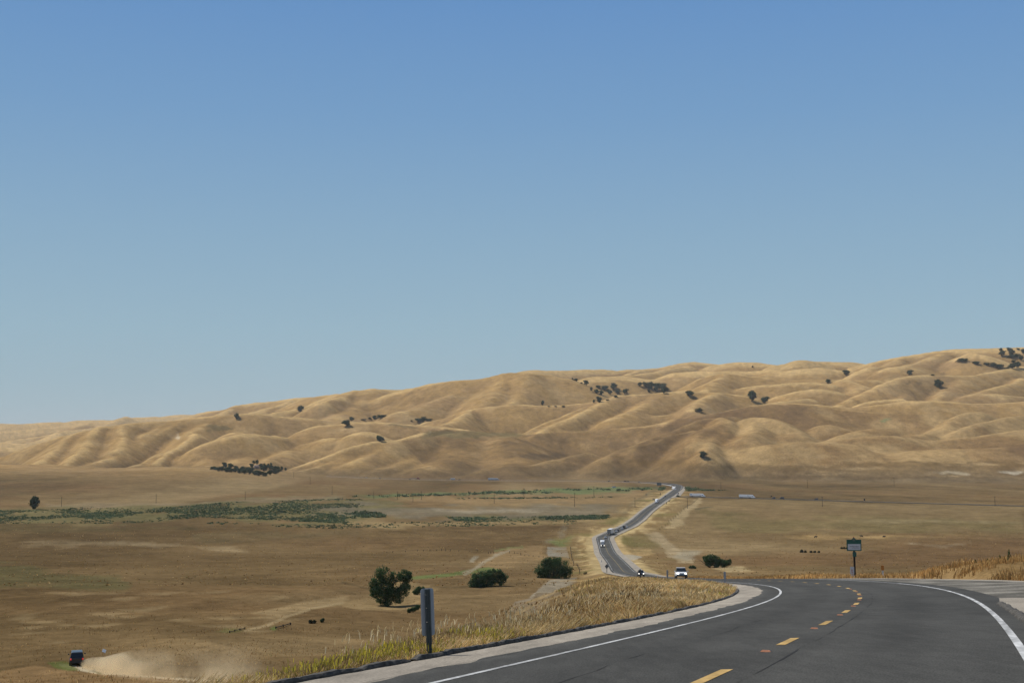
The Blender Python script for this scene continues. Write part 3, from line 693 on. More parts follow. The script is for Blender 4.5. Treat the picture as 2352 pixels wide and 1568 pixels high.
# the whole centre line with normals
_ss = np.r_[np.arange(-12, 60, .4), np.arange(60, 130, 1.0), np.arange(130, 520, 4.0), np.arange(520, 1872, 12.0)]
PC = [road_pt(s, 0) for s in _ss]
fp = np.array(_rdf)[:, :2]
fp = fp[np.argmax(fp[:, 1] > 1600):]
fp = np.vstack([PC[-1][:2], fp[fp[:, 1] > 1885]]) if True else fp
dd = np.r_[0, np.cumsum(np.linalg.norm(np.diff(fp, axis=0), axis=1))]
qq = np.arange(12, dd[-1], 12.0)
fx = np.interp(qq, dd, fp[:, 0]); fy = np.interp(qq, dd, fp[:, 1])
for _ in range(12):
    fx[1:-1] = (fx[:-2] + 2 * fx[1:-1] + fx[2:]) / 4; fy[1:-1] = (fy[:-2] + 2 * fy[1:-1] + fy[2:]) / 4
FARP = np.stack([fx, fy], 1)
PC += [np.array([a, b, max(ground_z(a, b) + .35, -61.2) + 1.2 * min(1, i / 14)]) for i, (a, b) in enumerate(FARP)]
PC = np.array(PC)
PS = np.r_[_ss, 1872 + qq]
tg = np.gradient(PC[:, :2], axis=0); tg /= np.linalg.norm(tg, axis=1)[:, None]
PN = np.stack([tg[:, 1], -tg[:, 0]], 1)
for i, s in enumerate(_ss):
    h = road_h(s); PN[i] = (math.cos(h), -math.sin(h))
PB = np.r_[bank(_ss), np.zeros(len(qq))]

def fn(v):
    return v if callable(v) else (lambda s: np.full_like(np.asarray(s, float), v))
def ribbon(name, s0, s1, o0, o1, lift, material, n=1, wear=None, ss=None):
    o0, o1, lift = fn(o0), fn(o1), fn(lift)
    if ss is None: ss = PS[(PS >= s0) & (PS <= s1)]
    ss = np.asarray(ss, float)
    cx = np.stack([np.interp(ss, PS, PC[:, k]) for k in range(3)], 1)
    nx = np.stack([np.interp(ss, PS, PN[:, k]) for k in range(2)], 1)
    bk = np.interp(ss, PS, PB)
    vs = []; wr = []
    for k in range(n + 1):
        t = k / n
        off = o0(ss) * (1 - t) + o1(ss) * t
        vs.append(np.stack([cx[:, 0] + nx[:, 0] * off, cx[:, 1] + nx[:, 1] * off, cx[:, 2] + bk * off + lift(ss)], 1))
        wr.append(np.ones(len(ss)) if wear is None else wear(ss, off))
    m = len(ss)
    V_ = np.concatenate(vs); W_ = np.concatenate(wr)
    fs = []
    for k in range(n):
        a = np.arange(m - 1) + k * m
        fs.append(np.stack([a, a + m, a + m + 1, a + 1], 1))
    return V_, np.concatenate(fs), W_, material, name
def emit_ribbons(name, rs, kind='structure', label=None, cat=None):
    vs, fs, ws = [], [], []; b = 0
    for r in rs:
        vs.append(r[0]); fs.append(r[1] + b); ws.append(r[2]); b += len(r[0])
    o = np_mesh(name, np.concatenate(vs), np.concatenate(fs), rs[0][3], smooth=True)
    a = o.data.attributes.new('wear', 'FLOAT', 'POINT'); a.data.foreach_set('value', np.concatenate(ws).astype(np.float32))
    return tag(o, label, cat, kind=kind)
def road_wear(s, off):
    w = np.ones_like(off)
    for c in (-2.7, -1.0, .95, 2.7):
        w = w + .07 * np.exp(-((off - c) / .35) ** 2)
    w = w * (1 - .10 * np.exp(-((off - 1.85) / .45) ** 2) - .08 * np.exp(-((off + 1.85) / .5) ** 2))
    w = w * (1 + .16 * np.exp(-((off - 1.8) / .3) ** 2) * 0)
    w = w * (1 + .07 * vnoise(s / 9, off * .8) + .05 * vnoise(s / 2.5 + 40, off * 2.2))
    w = w * (1 + .45 * sstep(-4.1, -4.8, off) * (.7 + .5 * vnoise(s / .8, off * 3)))
    return w * (1 + .25 * sstep(150, 500, s))
LW = lambda s: np.interp(s, [0, 300, 420, 1800, 1900, 2200], [-4.75, -4.5, -4.4, -4.6, -5.2, -5.2]) + (.13 * vnoise(np.asarray(s) / 1.1, np.asarray(s) * 0 + 2) + .07 * vnoise(np.asarray(s) / .37, np.asarray(s) * 0 + 9)) * (np.asarray(s) < 120)
RW = lambda s: np.interp(s, [0, 37, 44, 420, 1500, 1640, 1900, 2200], [4.05, 4.05, 4.5, 4.4, 4.6, 6.5, 7.0, 5.2])
emit_ribbons('road', [ribbon('road', -12, 99999, LW, RW, 0.0, M_ASPH, n=36, wear=road_wear)], label='two lane asphalt highway winding down into the valley', cat='road')
emit_ribbons('road_shoulder', [ribbon('l', -12, 340, -6.05, LW, -.004, M_GRAV, n=6, wear=lambda s, o: 1 + .14 * vnoise(s / 1.6, o * 3) + .1 * vnoise(s / 7, o)),
     ribbon('l', 340, 1900, lambda s: np.interp(s, [340, 420, 700, 1200, 1900], [-6.05, -7.6, -7.4, -7.0, -7.2]), LW, -.03, M_GRAV, n=3),
     ribbon('r', 330, 1560, RW, lambda s: np.interp(s, [330, 420, 700, 1200, 1560], [5.5, 7.6, 7.6, 7.2, 7.6]), -.03, M_GRAV, n=3),
     ribbon('r', 1560, 1990, RW, lambda s: np.interp(s, [1560, 1600, 1800, 1990], [7.6, 15, 13, 8]), -.03, M_GRAV, n=3),
     ribbon('r', -12, 44, RW, lambda s: np.interp(s, [-12, 38, 44], [8.6, 8.6, 4.55]), -.004, M_GRAV, n=6),
     ribbon('r', 62, 128, lambda s: np.interp(s, [62, 80, 110, 128], [8.4, 8.2, 6.6, 4.7]), lambda s: np.interp(s, [62, 80, 110, 128], [9.2, 9.2, 7.0, 4.8]), -.012, M_GRAV, n=2)])
emit_ribbons('turnout', [ribbon('a', 37, 130, RW, lambda s: np.interp(s, [37, 44, 58, 80, 110, 130], [4.2, 8.5, 9.0, 8.2, 6.6, 4.7]), -.008, M_APRON, n=8,
     wear=lambda s, o: np.clip(.95 + .5 * vnoise(s / 2.2, o * .9) - .35 * sstep(44, 40, s) - .4 * np.exp(-((s - 46) / 3) ** 2) * np.exp(-((o - 8) / 1.6) ** 2), .25, 1.5))])
def wl(s, o): return np.clip(.92 + .35 * vnoise(s / .7, o * 20) - .25 * (vnoise(s / .45 + 30, o * 9) > .55), .35, 1.1)
emit_ribbons('road_markings', [ribbon('w', -12, 1850, -3.70, -3.58, .006, M_WHITE, n=1, wear=wl), ribbon('w', -12, 1560, 3.58, 3.70, .006, M_WHITE, n=1, wear=wl),
     ribbon('w', 1860, 99999, 4.6, 4.9, .05, M_WHITE), ribbon('w', 1860, 99999, -4.9, -4.6, .05, M_WHITE)])
emit_ribbons('highway_bank', [ribbon('b', 1900, 99999, -9.5, -5.2, lambda s: -1.5 * np.clip((s - 1870) / 170, 0, 1), M_BANK)])
# centre dashes 7 ft long every 24 ft
def arc_to_s(a):
    return np.interp(a, ARC, RQ)
ARC = np.r_[0, np.cumsum(np.sqrt(np.diff(RX) ** 2 + np.diff(RQ) ** 2 + np.diff(RZ) ** 2))]
a0 = float(np.interp(15.9, RQ, ARC))
dash = []
for k in range(-2, 60):
    c = a0 + 7.32 * k
    ss = arc_to_s(np.linspace(c - 1.06, c + 1.06, 5))
    if ss[0] < -12: continue
    dash.append(ribbon('d', 0, 0, -.08, .08, .006, M_YEL, ss=ss, wear=wl))
emit_ribbons('centre_line', dash)
emit_ribbons('distant_centre_line', [ribbon('d', 428, 1860, -.16, .16, .01, M_YELF)])
emit_ribbons('crack_seal', [ribbon('c', -6, 64, lambda s: .46 + .03 * vnoise(s / 1.3, s * 0), lambda s: .462 + .03 * vnoise(s / 1.3, s * 0) + np.clip(.03 * vnoise(s * .9, s * 0 + 5) + .008, 0, 1), .004, M_SEAM, ss=np.arange(-6, 64, .25)),
     ribbon('c', 12, 33, lambda s: -1.9 + .16 * vnoise(s / 2.1, s * 0 + 3), lambda s: -1.898 + .16 * vnoise(s / 2.1, s * 0 + 3) + np.clip(.03 * vnoise(s * .9, s * 0 + 15), 0, 1), .004, M_SEAM, ss=np.arange(12, 33, .25)),
     ribbon('c', 9, 26, lambda s: -4.75 + .1 * vnoise(s / 2.1, s * 0 + 8), lambda s: -4.735 + .1 * vnoise(s / 2.1, s * 0 + 8), .004, M_SEAM, ss=np.arange(9, 26, .25))])

# side highway to the right, leaving at the junction
sp = []
for u, v in [(1552, 1139.5), (1575, 1140), (1613, 1141.3), (1709, 1143.4), (1860, 1147.5), (2000, 1152), (2150, 1156), (2352, 1161.5), (2600, 1168), (2900, 1178)]:
    d = ray(u, v); sp.append(d * (-61.3 / d[2]))
sp = np.array(sp)
SIDE = smooth_poly(sp, 60)
def strip(name, pts, w, lift, material, off=0.0, kind='structure', label=None):
    pts = np.array(pts, float); t = np.gradient(pts[:, :2], axis=0); t /= np.linalg.norm(t, axis=1)[:, None]
    nrm = np.stack([t[:, 1], -t[:, 0]], 1)
    z = ground_zv(pts[:, 0], pts[:, 1]) + lift
    a = np.c_[pts[:, :2] + nrm * (off - w / 2), z]; b = np.c_[pts[:, :2] + nrm * (off + w / 2), z]
    m = len(pts); i = np.arange(m - 1)
    o = np_mesh(name, np.vstack([a, b]), np.stack([i, i + m, i + m + 1, i + 1], 1), material)
    at_ = o.data.attributes.new('wear', 'FLOAT', 'POINT'); at_.data.foreach_set('value', np.ones(2 * m, np.float32))
    return tag(o, label, None, kind=kind)
strip('side_road', SIDE, 9.0, .45, M_ASPH)
strip('side_road_shoulder', SIDE, 14.0, .30, M_APRON, off=1)

# ragged asphalt kerbs along the left shoulder
M_CURB = principled('broken_asphalt', (.080, .072, .060), .95, var=.5, scale=9, spec=.2, bump=.6)
def kerb(name, s0, s1, off, label):
    ss = np.arange(s0, s1, .12)
    prof = [(-.02, -.10), (-.01, .02), (.02, .055), (.11, .06), (.17, .02), (.20, -.10)]
    V_ = []
    for s in ss:
        h = float(road_h(s)); sc = 1 + .28 * float(vnoise(np.array(s * 1.3), np.array(3.0))) + .2 * float(vnoise(np.array(s * 4.1), np.array(7.0)))
        j = .03 * float(vnoise(np.array(s * 2.3), np.array(11.0)))
        if vnoise(np.array(s * .55), np.array(21.0)) > .72: sc *= .45
        e = min(1, (s - s0 + .05) / .3, (s1 - s + .05) / .3)
        for (a, z) in prof:
            p = road_pt(s, off - a + j, 0)
            V_.append((p[0], p[1], p[2] + (z * sc * e if z > 0 else z) + .015 * random.random()))
    n = len(prof); m = len(ss); fs = []
    for i in range(m - 1):
        for k in range(n - 1):
            fs.append((i * n + k, i * n + k + 1, (i + 1) * n + k + 1, (i + 1) * n + k))
    o = np_mesh(name, V_, fs, M_CURB, smooth=False)
    return tag(o, label, 'kerb')
kerb('asphalt_kerb', 4, 20.4, -6.0, 'ragged black asphalt kerb in front of the near marker post')
kerb('asphalt_kerb', 12, 38, 4.2, 'low black asphalt kerb on the right side of the bend')
kerb('asphalt_kerb', 20.55, 82, -6.0, 'long ragged black asphalt kerb below the golden grass knoll')

# orange reflectors between the centre dashes
M_REFL = principled('orange_reflector', (.30, .12, .05), .5, var=.2, scale=30)
def box_mesh(name, bits, material, parent=None, smooth=False, bevel=0.0):
    bm = bmesh.new()
    for (cx_, cy_, cz_, sx, sy, sz, *rot) in bits:
        r = bmesh.ops.create_cube(bm, size=1.0)
        M_ = Matrix.Translation((cx_, cy_, cz_)) @ (rot[0] if rot else Matrix.Identity(4)) @ Matrix.Diagonal((sx, sy, sz, 1))
        bmesh.ops.transform(bm, matrix=M_, verts=r['verts'])
    if bevel: bmesh.ops.bevel(bm, geom=bm.edges[:], offset=bevel, segments=2, affect='EDGES', profile=.6)
    me = bpy.data.meshes.new(name); bm.to_mesh(me); bm.free()
    if smooth:
        for p in me.polygons: p.use_smooth = True
    me.materials.append(material)
    o = bpy.data.objects.new(name, me); COL.objects.link(o)
    if parent: o.parent = parent
    return o
def refl_mesh():
    bm = bmesh.new()
    vs = [bm.verts.new(p) for p in [(-.06, -.055, 0), (.06, -.055, 0), (.06, .055, 0), (-.06, .055, 0), (-.045, -.022, .022), (.045, -.022, .022), (.045, .022, .022), (-.045, .022, .022)]]
    for f in [(4, 5, 6, 7), (0, 1, 5, 4), (1, 2, 6, 5), (2, 3, 7, 6), (3, 0, 4, 7)]: bm.faces.new([vs[i] for i in f])
    me = bpy.data.meshes.new('road_reflector'); bm.to_mesh(me); bm.free(); me.materials.append(M_REFL); return me
RM = refl_mesh()
ords = ['nearest', 'second nearest', 'third nearest', 'fourth nearest', 'fifth nearest', 'sixth nearest', 'seventh nearest', 'farthest']
for k in range(8):
    s = float(arc_to_s(a0 + 7.32 * k + 4.6))
    o = bpy.data.objects.new('road_reflector', RM); COL.objects.link(o)
    o.location = road_pt(s, 0.0, .0); o.rotation_euler = (-.09, 0, -float(road_h(s))); o.scale = (1.35, 1.5, 1.2)
    tag(o, f'{ords[k]} small orange reflector between the yellow centre dashes', 'road reflector', 'orange road reflectors on the centre line')
# ------------------------------------------------------------------ vegetation
def leaf_material(name, translucent=.3, attr=True, base=(.05, .07, .03), rough=.7, var=.35, scale=.9):
    m, nt, o = mat(name)
    d = nt.nodes.new('ShaderNodeBsdfDiffuse'); t = nt.nodes.new('ShaderNodeBsdfTranslucent'); mx = nt.nodes.new('ShaderNodeMixShader')
    mx.inputs[0].default_value = translucent
    nt.links.new(d.outputs[0], mx.inputs[1]); nt.links.new(t.outputs[0], mx.inputs[2]); nt.links.new(mx.outputs[0], o.inputs[0])
    if attr:
        a = nt.nodes.new('ShaderNodeAttribute'); a.attribute_name = 'Col'; c = a.outputs['Color']
    else:
        tc = nt.nodes.new('ShaderNodeTexCoord'); nz = nt.nodes.new('ShaderNodeTexNoise'); nz.inputs['Scale'].default_value = scale; nz.inputs['Detail'].default_value = 5
        nt.links.new(tc.outputs['Object'], nz.inputs['Vector'])
        r = nt.nodes.new('ShaderNodeMapRange'); r.inputs[1].default_value = .3; r.inputs[2].default_value = .7; r.inputs[3].default_value = 1 - var; r.inputs[4].default_value = 1 + var
        nt.links.new(nz.outputs['Fac'], r.inputs[0])
        s = nt.nodes.new('ShaderNodeVectorMath'); s.operation = 'SCALE'; s.inputs[0].default_value = base
        nt.links.new(r.outputs[0], s.inputs['Scale']); c = s.outputs[0]
    nt.links.new(c, d.inputs[0]); nt.links.new(c, t.inputs[0])
    return m
M_GRASS = leaf_material('dry_grass_blades', .42)
M_OAK = leaf_material('oak_leaves', .12, False, (.054, .080, .040), var=.5, scale=5)
M_OAKN = leaf_material('near_oak_leaves', .22, False, (.072, .120, .050), var=.5, scale=.8)
M_SCRUB = leaf_material('green_scrub', .15, False, (.105, .135, .066), var=.4, scale=.02)
M_WEED = leaf_material('dark_weeds', .2, False, (.06, .06, .03), var=.4, scale=2)
M_BARK = principled('bark', (.07, .055, .042), .95, var=.35, scale=5, spec=.1)

def add_col(o, cols):
    a = o.data.attributes.new('Col', 'FLOAT_COLOR', 'POINT')
    a.data.foreach_set('color', np.concatenate([cols, np.ones((len(cols), 1))], 1).astype(np.float32).ravel())

def blades(x, y, z, h, w, lean, cols):
    n = len(x)
    th = rng.uniform(0, 2 * math.pi, n); la = 2 * math.pi * fbm(x * .22, y * .22, 2) + rng.normal(0, .7, n)
    cx_, sx_ = np.cos(th) * w / 2, np.sin(th) * w / 2
    lx, ly = np.cos(la) * lean * h + .10 * h, np.sin(la) * lean * h
    p0 = np.stack([x - cx_, y - sx_, z - .05], 1); p1 = np.stack([x + cx_, y + sx_, z - .05], 1)
    p2 = np.stack([x + lx * .4 + cx_ * .8, y + ly * .4 + sx_ * .8, z + h * .55], 1); p3 = np.stack([x + lx * .4 - cx_ * .8, y + ly * .4 - sx_ * .8, z + h * .55], 1)
    p4 = np.stack([x + lx + cx_ * .35, y + ly + sx_ * .35, z + h], 1); p5 = np.stack([x + lx - cx_ * .35, y + ly - sx_ * .35, z + h], 1)
    V_ = np.stack([p0, p1, p2, p3, p4, p5], 1).reshape(-1, 3)
    b = np.arange(n)[:, None] * 6
    F_ = np.concatenate([b + [0, 1, 2, 3], b + [3, 2, 4, 5]], 0)
    return V_, F_, np.repeat(cols, 6, axis=0)
def pick_cols(n, table, wts):
    t = np.array(table); k = rng.choice(len(t), n, p=np.array(wts) / sum(wts))
    return t[k] * rng.uniform(.75, 1.25, (n, 1))
GOLD = [np.clip(1.25 * c, 0, .85) for c in (lin(206, 180, 128), lin(190, 159, 106), lin(166, 134, 90), lin(222, 202, 160), lin(126, 104, 72), lin(146, 138, 80))]
GV, GF, GC = [], [], []
def put(V_, F_, C_):
    b = sum(len(v) for v in GV); GV.append(V_); GF.append(F_ + b); GC.append(C_)
def road_xy(s, off):
    h = road_h(s); return road_x(s) + off * np.cos(h), s - off * np.sin(h)
def grass_zone(n, s0, s1, oa, ob, h0, h1, wmin, wk, table, wts, pw=1.0, lean=.35, clump=.0):
    s = s0 * (s1 / s0) ** (rng.random(n) ** pw)
    t = rng.random(n); off = oa(s) * (1 - t) + ob(s) * t
    x, y = road_xy(s, off)
    if clump:
        keep = vnoise(x * .55, y * .55) + .6 * vnoise(x * 1.7, y * 1.7) > rng.uniform(-1.3, 1.0, n) * clump
        x, y, s, off = x[keep], y[keep], s[keep], off[keep]
    n = len(x)
    z = ground_zv(x, y)
    d = np.hypot(x, y)
    hh = rng.uniform(h0, h1, n) * (1 + .35 * vnoise(x * .3, y * .3))
    cols = pick_cols(n, table, wts)
    tone = (1 + .34 * vnoise(x * .2 + 3, y * .2) + .2 * vnoise(x * 1.1, y * 1.1 + 8))[:, None]
    put(*blades(x, y, z, hh, np.maximum(wmin, wk * d) * rng.uniform(.7, 1.3, n), lean, cols * tone))
WLf = lambda s: -np.interp(s, [-10, 12, 16, 20, 24, 34, 60, 92, 150, 250, 400, 2000], [6.4, 6.4, 6.5, 6.7, 7.0, 7.8, 9.6, 13, 17, 14, 8, 7])
cur = lambda s: np.full_like(s, -6.3)
grass_zone(60000, 9, 34, cur, lambda s: WLf(s) - 1.6, .08, .25, .007, .00045, GOLD, [3, 4, 3, 1.2, 2, 1.2], lean=.85, clump=.7)
grass_zone(90000, 26, 110, cur, lambda s: WLf(s) - 3, .14, .36, .008, .0005, GOLD, [3, 4, 3, 1.4, 2.0, 1.0], lean=.95, clump=.8)
grass_zone(50000, 90, 330, cur, lambda s: WLf(s) - 4, .14, .36, .02, .0005, GOLD, [2, 4, 4, .6, 2.6, 2.0], clump=.8)
# dried dark weeds along the brow
grass_zone(10000, 17, 40, lambda s: WLf(s) + .3, lambda s: WLf(s) - 1.8, .12, .36, .006, .0004, [lin(112, 94, 66), lin(132, 110, 78), lin(92, 76, 52)], [2, 2, 1], lean=.2, clump=.9)
grass_zone(7000, 34, 66, lambda s: WLf(s) + .5, lambda s: WLf(s) - 5, .2, .42, .02, .0006, [lin(104, 82, 54), lin(124, 96, 64), lin(84, 66, 46)], [2, 2, 1], clump=.9)
# orange grass on the right-hand verge
ORG = [1.2 * c for c in (lin(188, 150, 94), lin(176, 136, 84), lin(200, 166, 110), lin(148, 114, 72))]
grass_zone(46000, 60, 330, lambda s: np.interp(s, [60, 80, 110, 130, 300], [9.6, 9.4, 7.6, 5.9, 6.3]), lambda s: np.interp(s, [60, 110, 300], [20, 15, 13]), .14, .42, .02, .0006, ORG, [3, 3, 1.4, 2], clump=.5)
grass_zone(40000, 38, 110, lambda s: np.full_like(s, 9.4), lambda s: np.full_like(s, 24), .1, .28, .02, .0005, ORG, [2, 3, 1.5, 2], clump=.6)
# far verges beyond the brow and the field grass as scattered tussocks
def field_grass(n, u0, u1, v0, v1, h, w, table, wts, dlo=60, cl=.7):
    u = rng.uniform(u0, u1, n); v = rng.uniform(v0, v1, n)
    P = []
    for a, b in zip(u, v):
        p = hit(a, b, 60)
        if p is not None and dlo < p[1] < 1500: P.append(p)
    P = np.array(P); P = P[np.abs(road_so(P[:, 0], P[:, 1])[1]) > 12]; x, y, z = P.T
    k = vnoise(x * .12, y * .12) + vnoise(x * .5, y * .5) > rng.uniform(-1.2, 1, len(x)) * cl
    x, y, z = x[k], y[k], z[k]; n = len(x)
    put(*blades(x, y, z, rng.uniform(*h, n), rng.uniform(*w, n), .5, pick_cols(n, table, wts) * (1 + .2 * vnoise(x * .08, y * .08))[:, None]))
FT = [1.3 * c for c in (lin(140, 108, 66), lin(160, 128, 80), lin(126, 96, 60), lin(178, 150, 100), lin(118, 112, 66))]
field_grass(14000, -40, 2400, 1205, 1345, (.12, .34), (.25, .9), FT, [3, 2, 3, 1.2, .7], dlo=260)
field_grass(9000, -40, 1000, 1440, 1590, (.1, .28), (.04, .12), FT, [3, 2, 3, 1, .7])
field_grass(4000, -40, 1300, 1330, 1450, (.1, .25), (.06, .2), FT, [3, 2, 3, .7, .7])
grass = np_mesh('dry_grass', np.concatenate(GV), np.concatenate(GF), M_GRASS, smooth=False)
add_col(grass, np.concatenate(GC)); tag(grass, 'dry golden roadside grass', 'grass', kind='stuff')
print('grass blades', len(grass.data.polygons) // 2)

# yellow flowering weeds near the kerb
GV, GF, GC = [], [], []
def weed_clump(u, v, n, wr, hr):
    p = hit(u, v, 6)
    if p is None: return
    d = math.hypot(p[0], p[1]); ex, ey = p[0] / d, p[1] / d
    n = int(n * .3); hr = hr * .42
    a = rng.normal(0, wr, n); b = rng.normal(0, wr * .8, n)
    x = p[0] + a * ey + b * ex; y = p[1] - a * ex + b * ey
    _, o_ = road_so(x, y); k_ = o_ < -6.25
    x, y = x[k_], y[k_]; n = len(x)
    if n == 0: return
    z = ground_zv(x, y); h = rng.uniform(.35, 1, n) * hr
    put(*blades(x, y, z, h, np.full(n, .005 + .0002 * d), .6, pick_cols(n, [lin(126, 122, 60), lin(104, 104, 52), lin(140, 116, 66)], [1, 1, 1])))
    m = n * 2; i = rng.integers(0, n, m)
    put(*blades(x[i] + rng.normal(0, .07, m), y[i] + rng.normal(0, .07, m), z[i] + h[i] * rng.uniform(.55, 1.1, m), np.full(m, .012 + .0003 * d), np.full(m, .010 + .0004 * d), .9, pick_cols(m, [lin(216, 196, 72), lin(188, 172, 80), lin(160, 150, 76)], [2, 2, 1])))
for u, v, n, w_, h_ in [(720, 1560, 500, .8, .7), (780, 1548, 600, .8, .8), (850, 1530, 700, .8, .9), (915, 1518, 700, .7, .95), (960, 1512, 300, .4, .8), (1020, 1500, 250, .4, .7),
                        (1110, 1482, 650, .7, .9), (1150, 1476, 700, .7, .95), (1200, 1468, 260, .7, .6), (1320, 1450, 200, .8, .5), (1420, 1432, 200, 1, .5), (1560, 1408, 200, 1, .5),
                        (1640, 1392, 260, 1, .7), (1685, 1372, 320, 1, .9), (1690, 1360, 300, 1, .9), (1660, 1350, 200, 1.4, .7), (1480, 1335, 200, 3, .6), (1530, 1335, 200, 3, .6), (650, 1580, 300, .8, .6)]:
    weed_clump(u, v, n, w_, h_)
fw = np_mesh('flowering_weeds', np.concatenate(GV), np.concatenate(GF), M_GRASS, smooth=False)
add_col(fw, np.concatenate(GC)); tag(fw, 'yellow green flowering weeds along the kerb', 'weeds', kind='stuff')
# pale seed heads of wild oats
GV, GF, GC = [], [], []
n = 900
s = rng.uniform(20, 60, n); off = -6.5 - rng.random(n) * (np.interp(s, [12, 24, 34, 60], [.6, 1.4, 2.4, 6]))
x, y = road_xy(s, off); z = ground_zv(x, y)
put(*blades(x, y, z + rng.uniform(.3, .6, n), np.full(n, .07), np.full(n, .016), .7, pick_cols(n, [lin(236, 218, 176), lin(220, 196, 146)], [1, 1])))
oh = np_mesh('wild_oat_seed_heads', np.concatenate(GV), np.concatenate(GF), M_GRASS, smooth=False)
add_col(oh, np.concatenate(GC)); tag(oh, 'pale wild oat seed heads above the roadside grass', 'grass', kind='stuff')

# --- trees: crowns of many leaf faces spread through overlapping lobes
def leaf_cloud(lobes, n, size, seed=0, gaps=-.62):
    g = np.random.default_rng(seed)
    L0 = np.array(lobes, float)                      # x y z rx ry rz
    L = [L0]
    for _ in range(7):                               # smaller clumps sitting on the big lobes
        dd_ = g.normal(size=(len(L0), 3)); dd_ /= np.linalg.norm(dd_, axis=1)[:, None]
        q = L0.copy(); q[:, :3] += dd_ * L0[:, 3:6] * g.uniform(.55, 1.0, (len(L0), 1)); q[:, 3:6] *= g.uniform(.22, .5, (len(L0), 1)); L.append(q)
    L = np.concatenate(L)
    wts = (L[:, 3] * L[:, 4] * L[:, 5]) ** .75; wts /= wts.sum()
    k = g.choice(len(L), n, p=wts)
    d = g.normal(size=(n, 3)); d /= np.linalg.norm(d, axis=1)[:, None]
    r = g.random(n) ** .38 * (1 + .18 * g.normal(size=n) * (g.random(n) < .35))
    # carve gaps: drop leaves in some directions
    P = L[k, :3] + d * L[k, 3:6] * r[:, None]
    gap = vnoise(P[:, 0] * 2.2 / L[:, 3].mean() + 9, P[:, 2] * 2.2 / L[:, 3].mean() + P[:, 1] * 1.1 / L[:, 3].mean())
    keep = gap > gaps + .3 * (g.random(n) - .5)
    P = P[keep]; d = d[keep]; n = len(P)
    a = g.normal(size=(n, 3)) + d * .8; a /= np.linalg.norm(a, axis=1)[:, None]
    b = np.cross(a, g.normal(size=(n, 3))); b /= np.linalg.norm(b, axis=1)[:, None]
    c = np.cross(a, b)
    s = size * g.uniform(.6, 1.4, (n, 1))
    V_ = np.stack([P - b * s, P + c * s * .55, P + b * s, P - c * s * .55], 1).reshape(-1, 3)
    F_ = np.arange(n)[:, None] * 4 + np.arange(4)
    return V_, F_
def limb_mesh(paths):
    V_, F_ = [], []
    for pts in paths:
        base = len(V_); m = 7
        pts = [np.array(p, float) for p in pts]
        for i, p in enumerate(pts):
            q = pts[min(i + 1, len(pts) - 1)] - pts[max(i - 1, 0)]; q = q[:3] / (np.linalg.norm(q[:3]) + 1e-9)
            a = np.cross(q, [0.3, .9, .1]); a /= np.linalg.norm(a) + 1e-9; b = np.cross(q, a)
            for k in range(m):
                t = 2 * math.pi * k / m
                V_.append(p[:3] + (a * math.cos(t) + b * math.sin(t)) * p[3])
        for i in range(len(pts) - 1):
            for k in range(m):
                F_.append((base + i * m + k, base + i * m + (k + 1) % m, base + (i + 1) * m + (k + 1) % m, base + (i + 1) * m + k))
    return np.array(V_), np.array(F_)
def mesh_only(name, V_, F_, material, smooth=False):
    o = np_mesh(name, V_, F_, material, smooth); me = o.data; bpy.data.objects.remove(o); return me
def make_proto(seed, low=False):
    g = np.random.default_rng(seed); lob = []
    nb_ = g.integers(7, 11)
    for _ in range(nb_):
        a = g.uniform(0, 2 * math.pi); q = g.uniform(.05, .34)
        rr = g.uniform(.14, .26)
        z = g.uniform(.20, .78) if not low else g.uniform(.12, .65)
        lob.append((q * math.cos(a), q * math.sin(a), z, rr, rr, rr * .85))
    lob.append((0, 0, .5, .3, .3, .3))
    V_, F_ = leaf_cloud(lob, 1500, .050, seed, -.85)
    V_ -= 0
    V_[:, 2] = np.clip(V_[:, 2], .02, None)
    cm = mesh_only('crown', V_, F_, M_OAK)
    br = [[(0, 0, -.06, .045), (.01, 0, .18, .034), (.0, .01, .42, .02)]]
    for k in range(3):
        a = g.uniform(0, 2 * math.pi); br.append([(0, 0, .14, .026), (.12 * math.cos(a), .12 * math.sin(a), .36, .016), (.24 * math.cos(a), .24 * math.sin(a), .56, .008)])
    tm = mesh_only('trunk', *limb_mesh(br), M_BARK, True)
    return cm, tm
PROTO = [make_proto(10 + k) for k in range(5)] + [make_proto(40 + k, True) for k in range(3)]
def empty(name, loc, rz=0.0, label=None, cat=None, group=None):
    o = bpy.data.objects.new(name, None); COL.objects.link(o); o.location = loc; o.rotation_euler = (0, 0, rz)
    o.empty_display_size = .3
    return tag(o, label, cat, group)
def child(name, me, root):
    o = bpy.data.objects.new(name, me); COL.objects.link(o); o.parent = root; return o
def ZQ(x, y): return ((3500 + x / 6.0619) / 1.653, (1250 + y / 6.0619) / 1.653)
def ZG(x, y): return ((780 + x / 6.918) / 1.653, (1720 + y / 6.918) / 1.653)
def ZC(x, y): return ((2150 + x / 5.2267) / 1.653, (1400 + y / 5.2267) / 1.653)
ZT.update({'Q': ZQ, 'G': ZG, 'C': ZC})
ZS = {1: .33436, 2: .33436, 3: .33436, 4: .33436, 5: .33436, 6: .33436, 'Q': 1 / 6.0619 / 1.653, 'G': 1 / 6.918 / 1.653, 'C': 1 / 5.2267 / 1.653, 0: 1, 'A': 1 / 7.465 / 1.653, 'B': 1 / 7.465 / 1.653}
_tk = 0
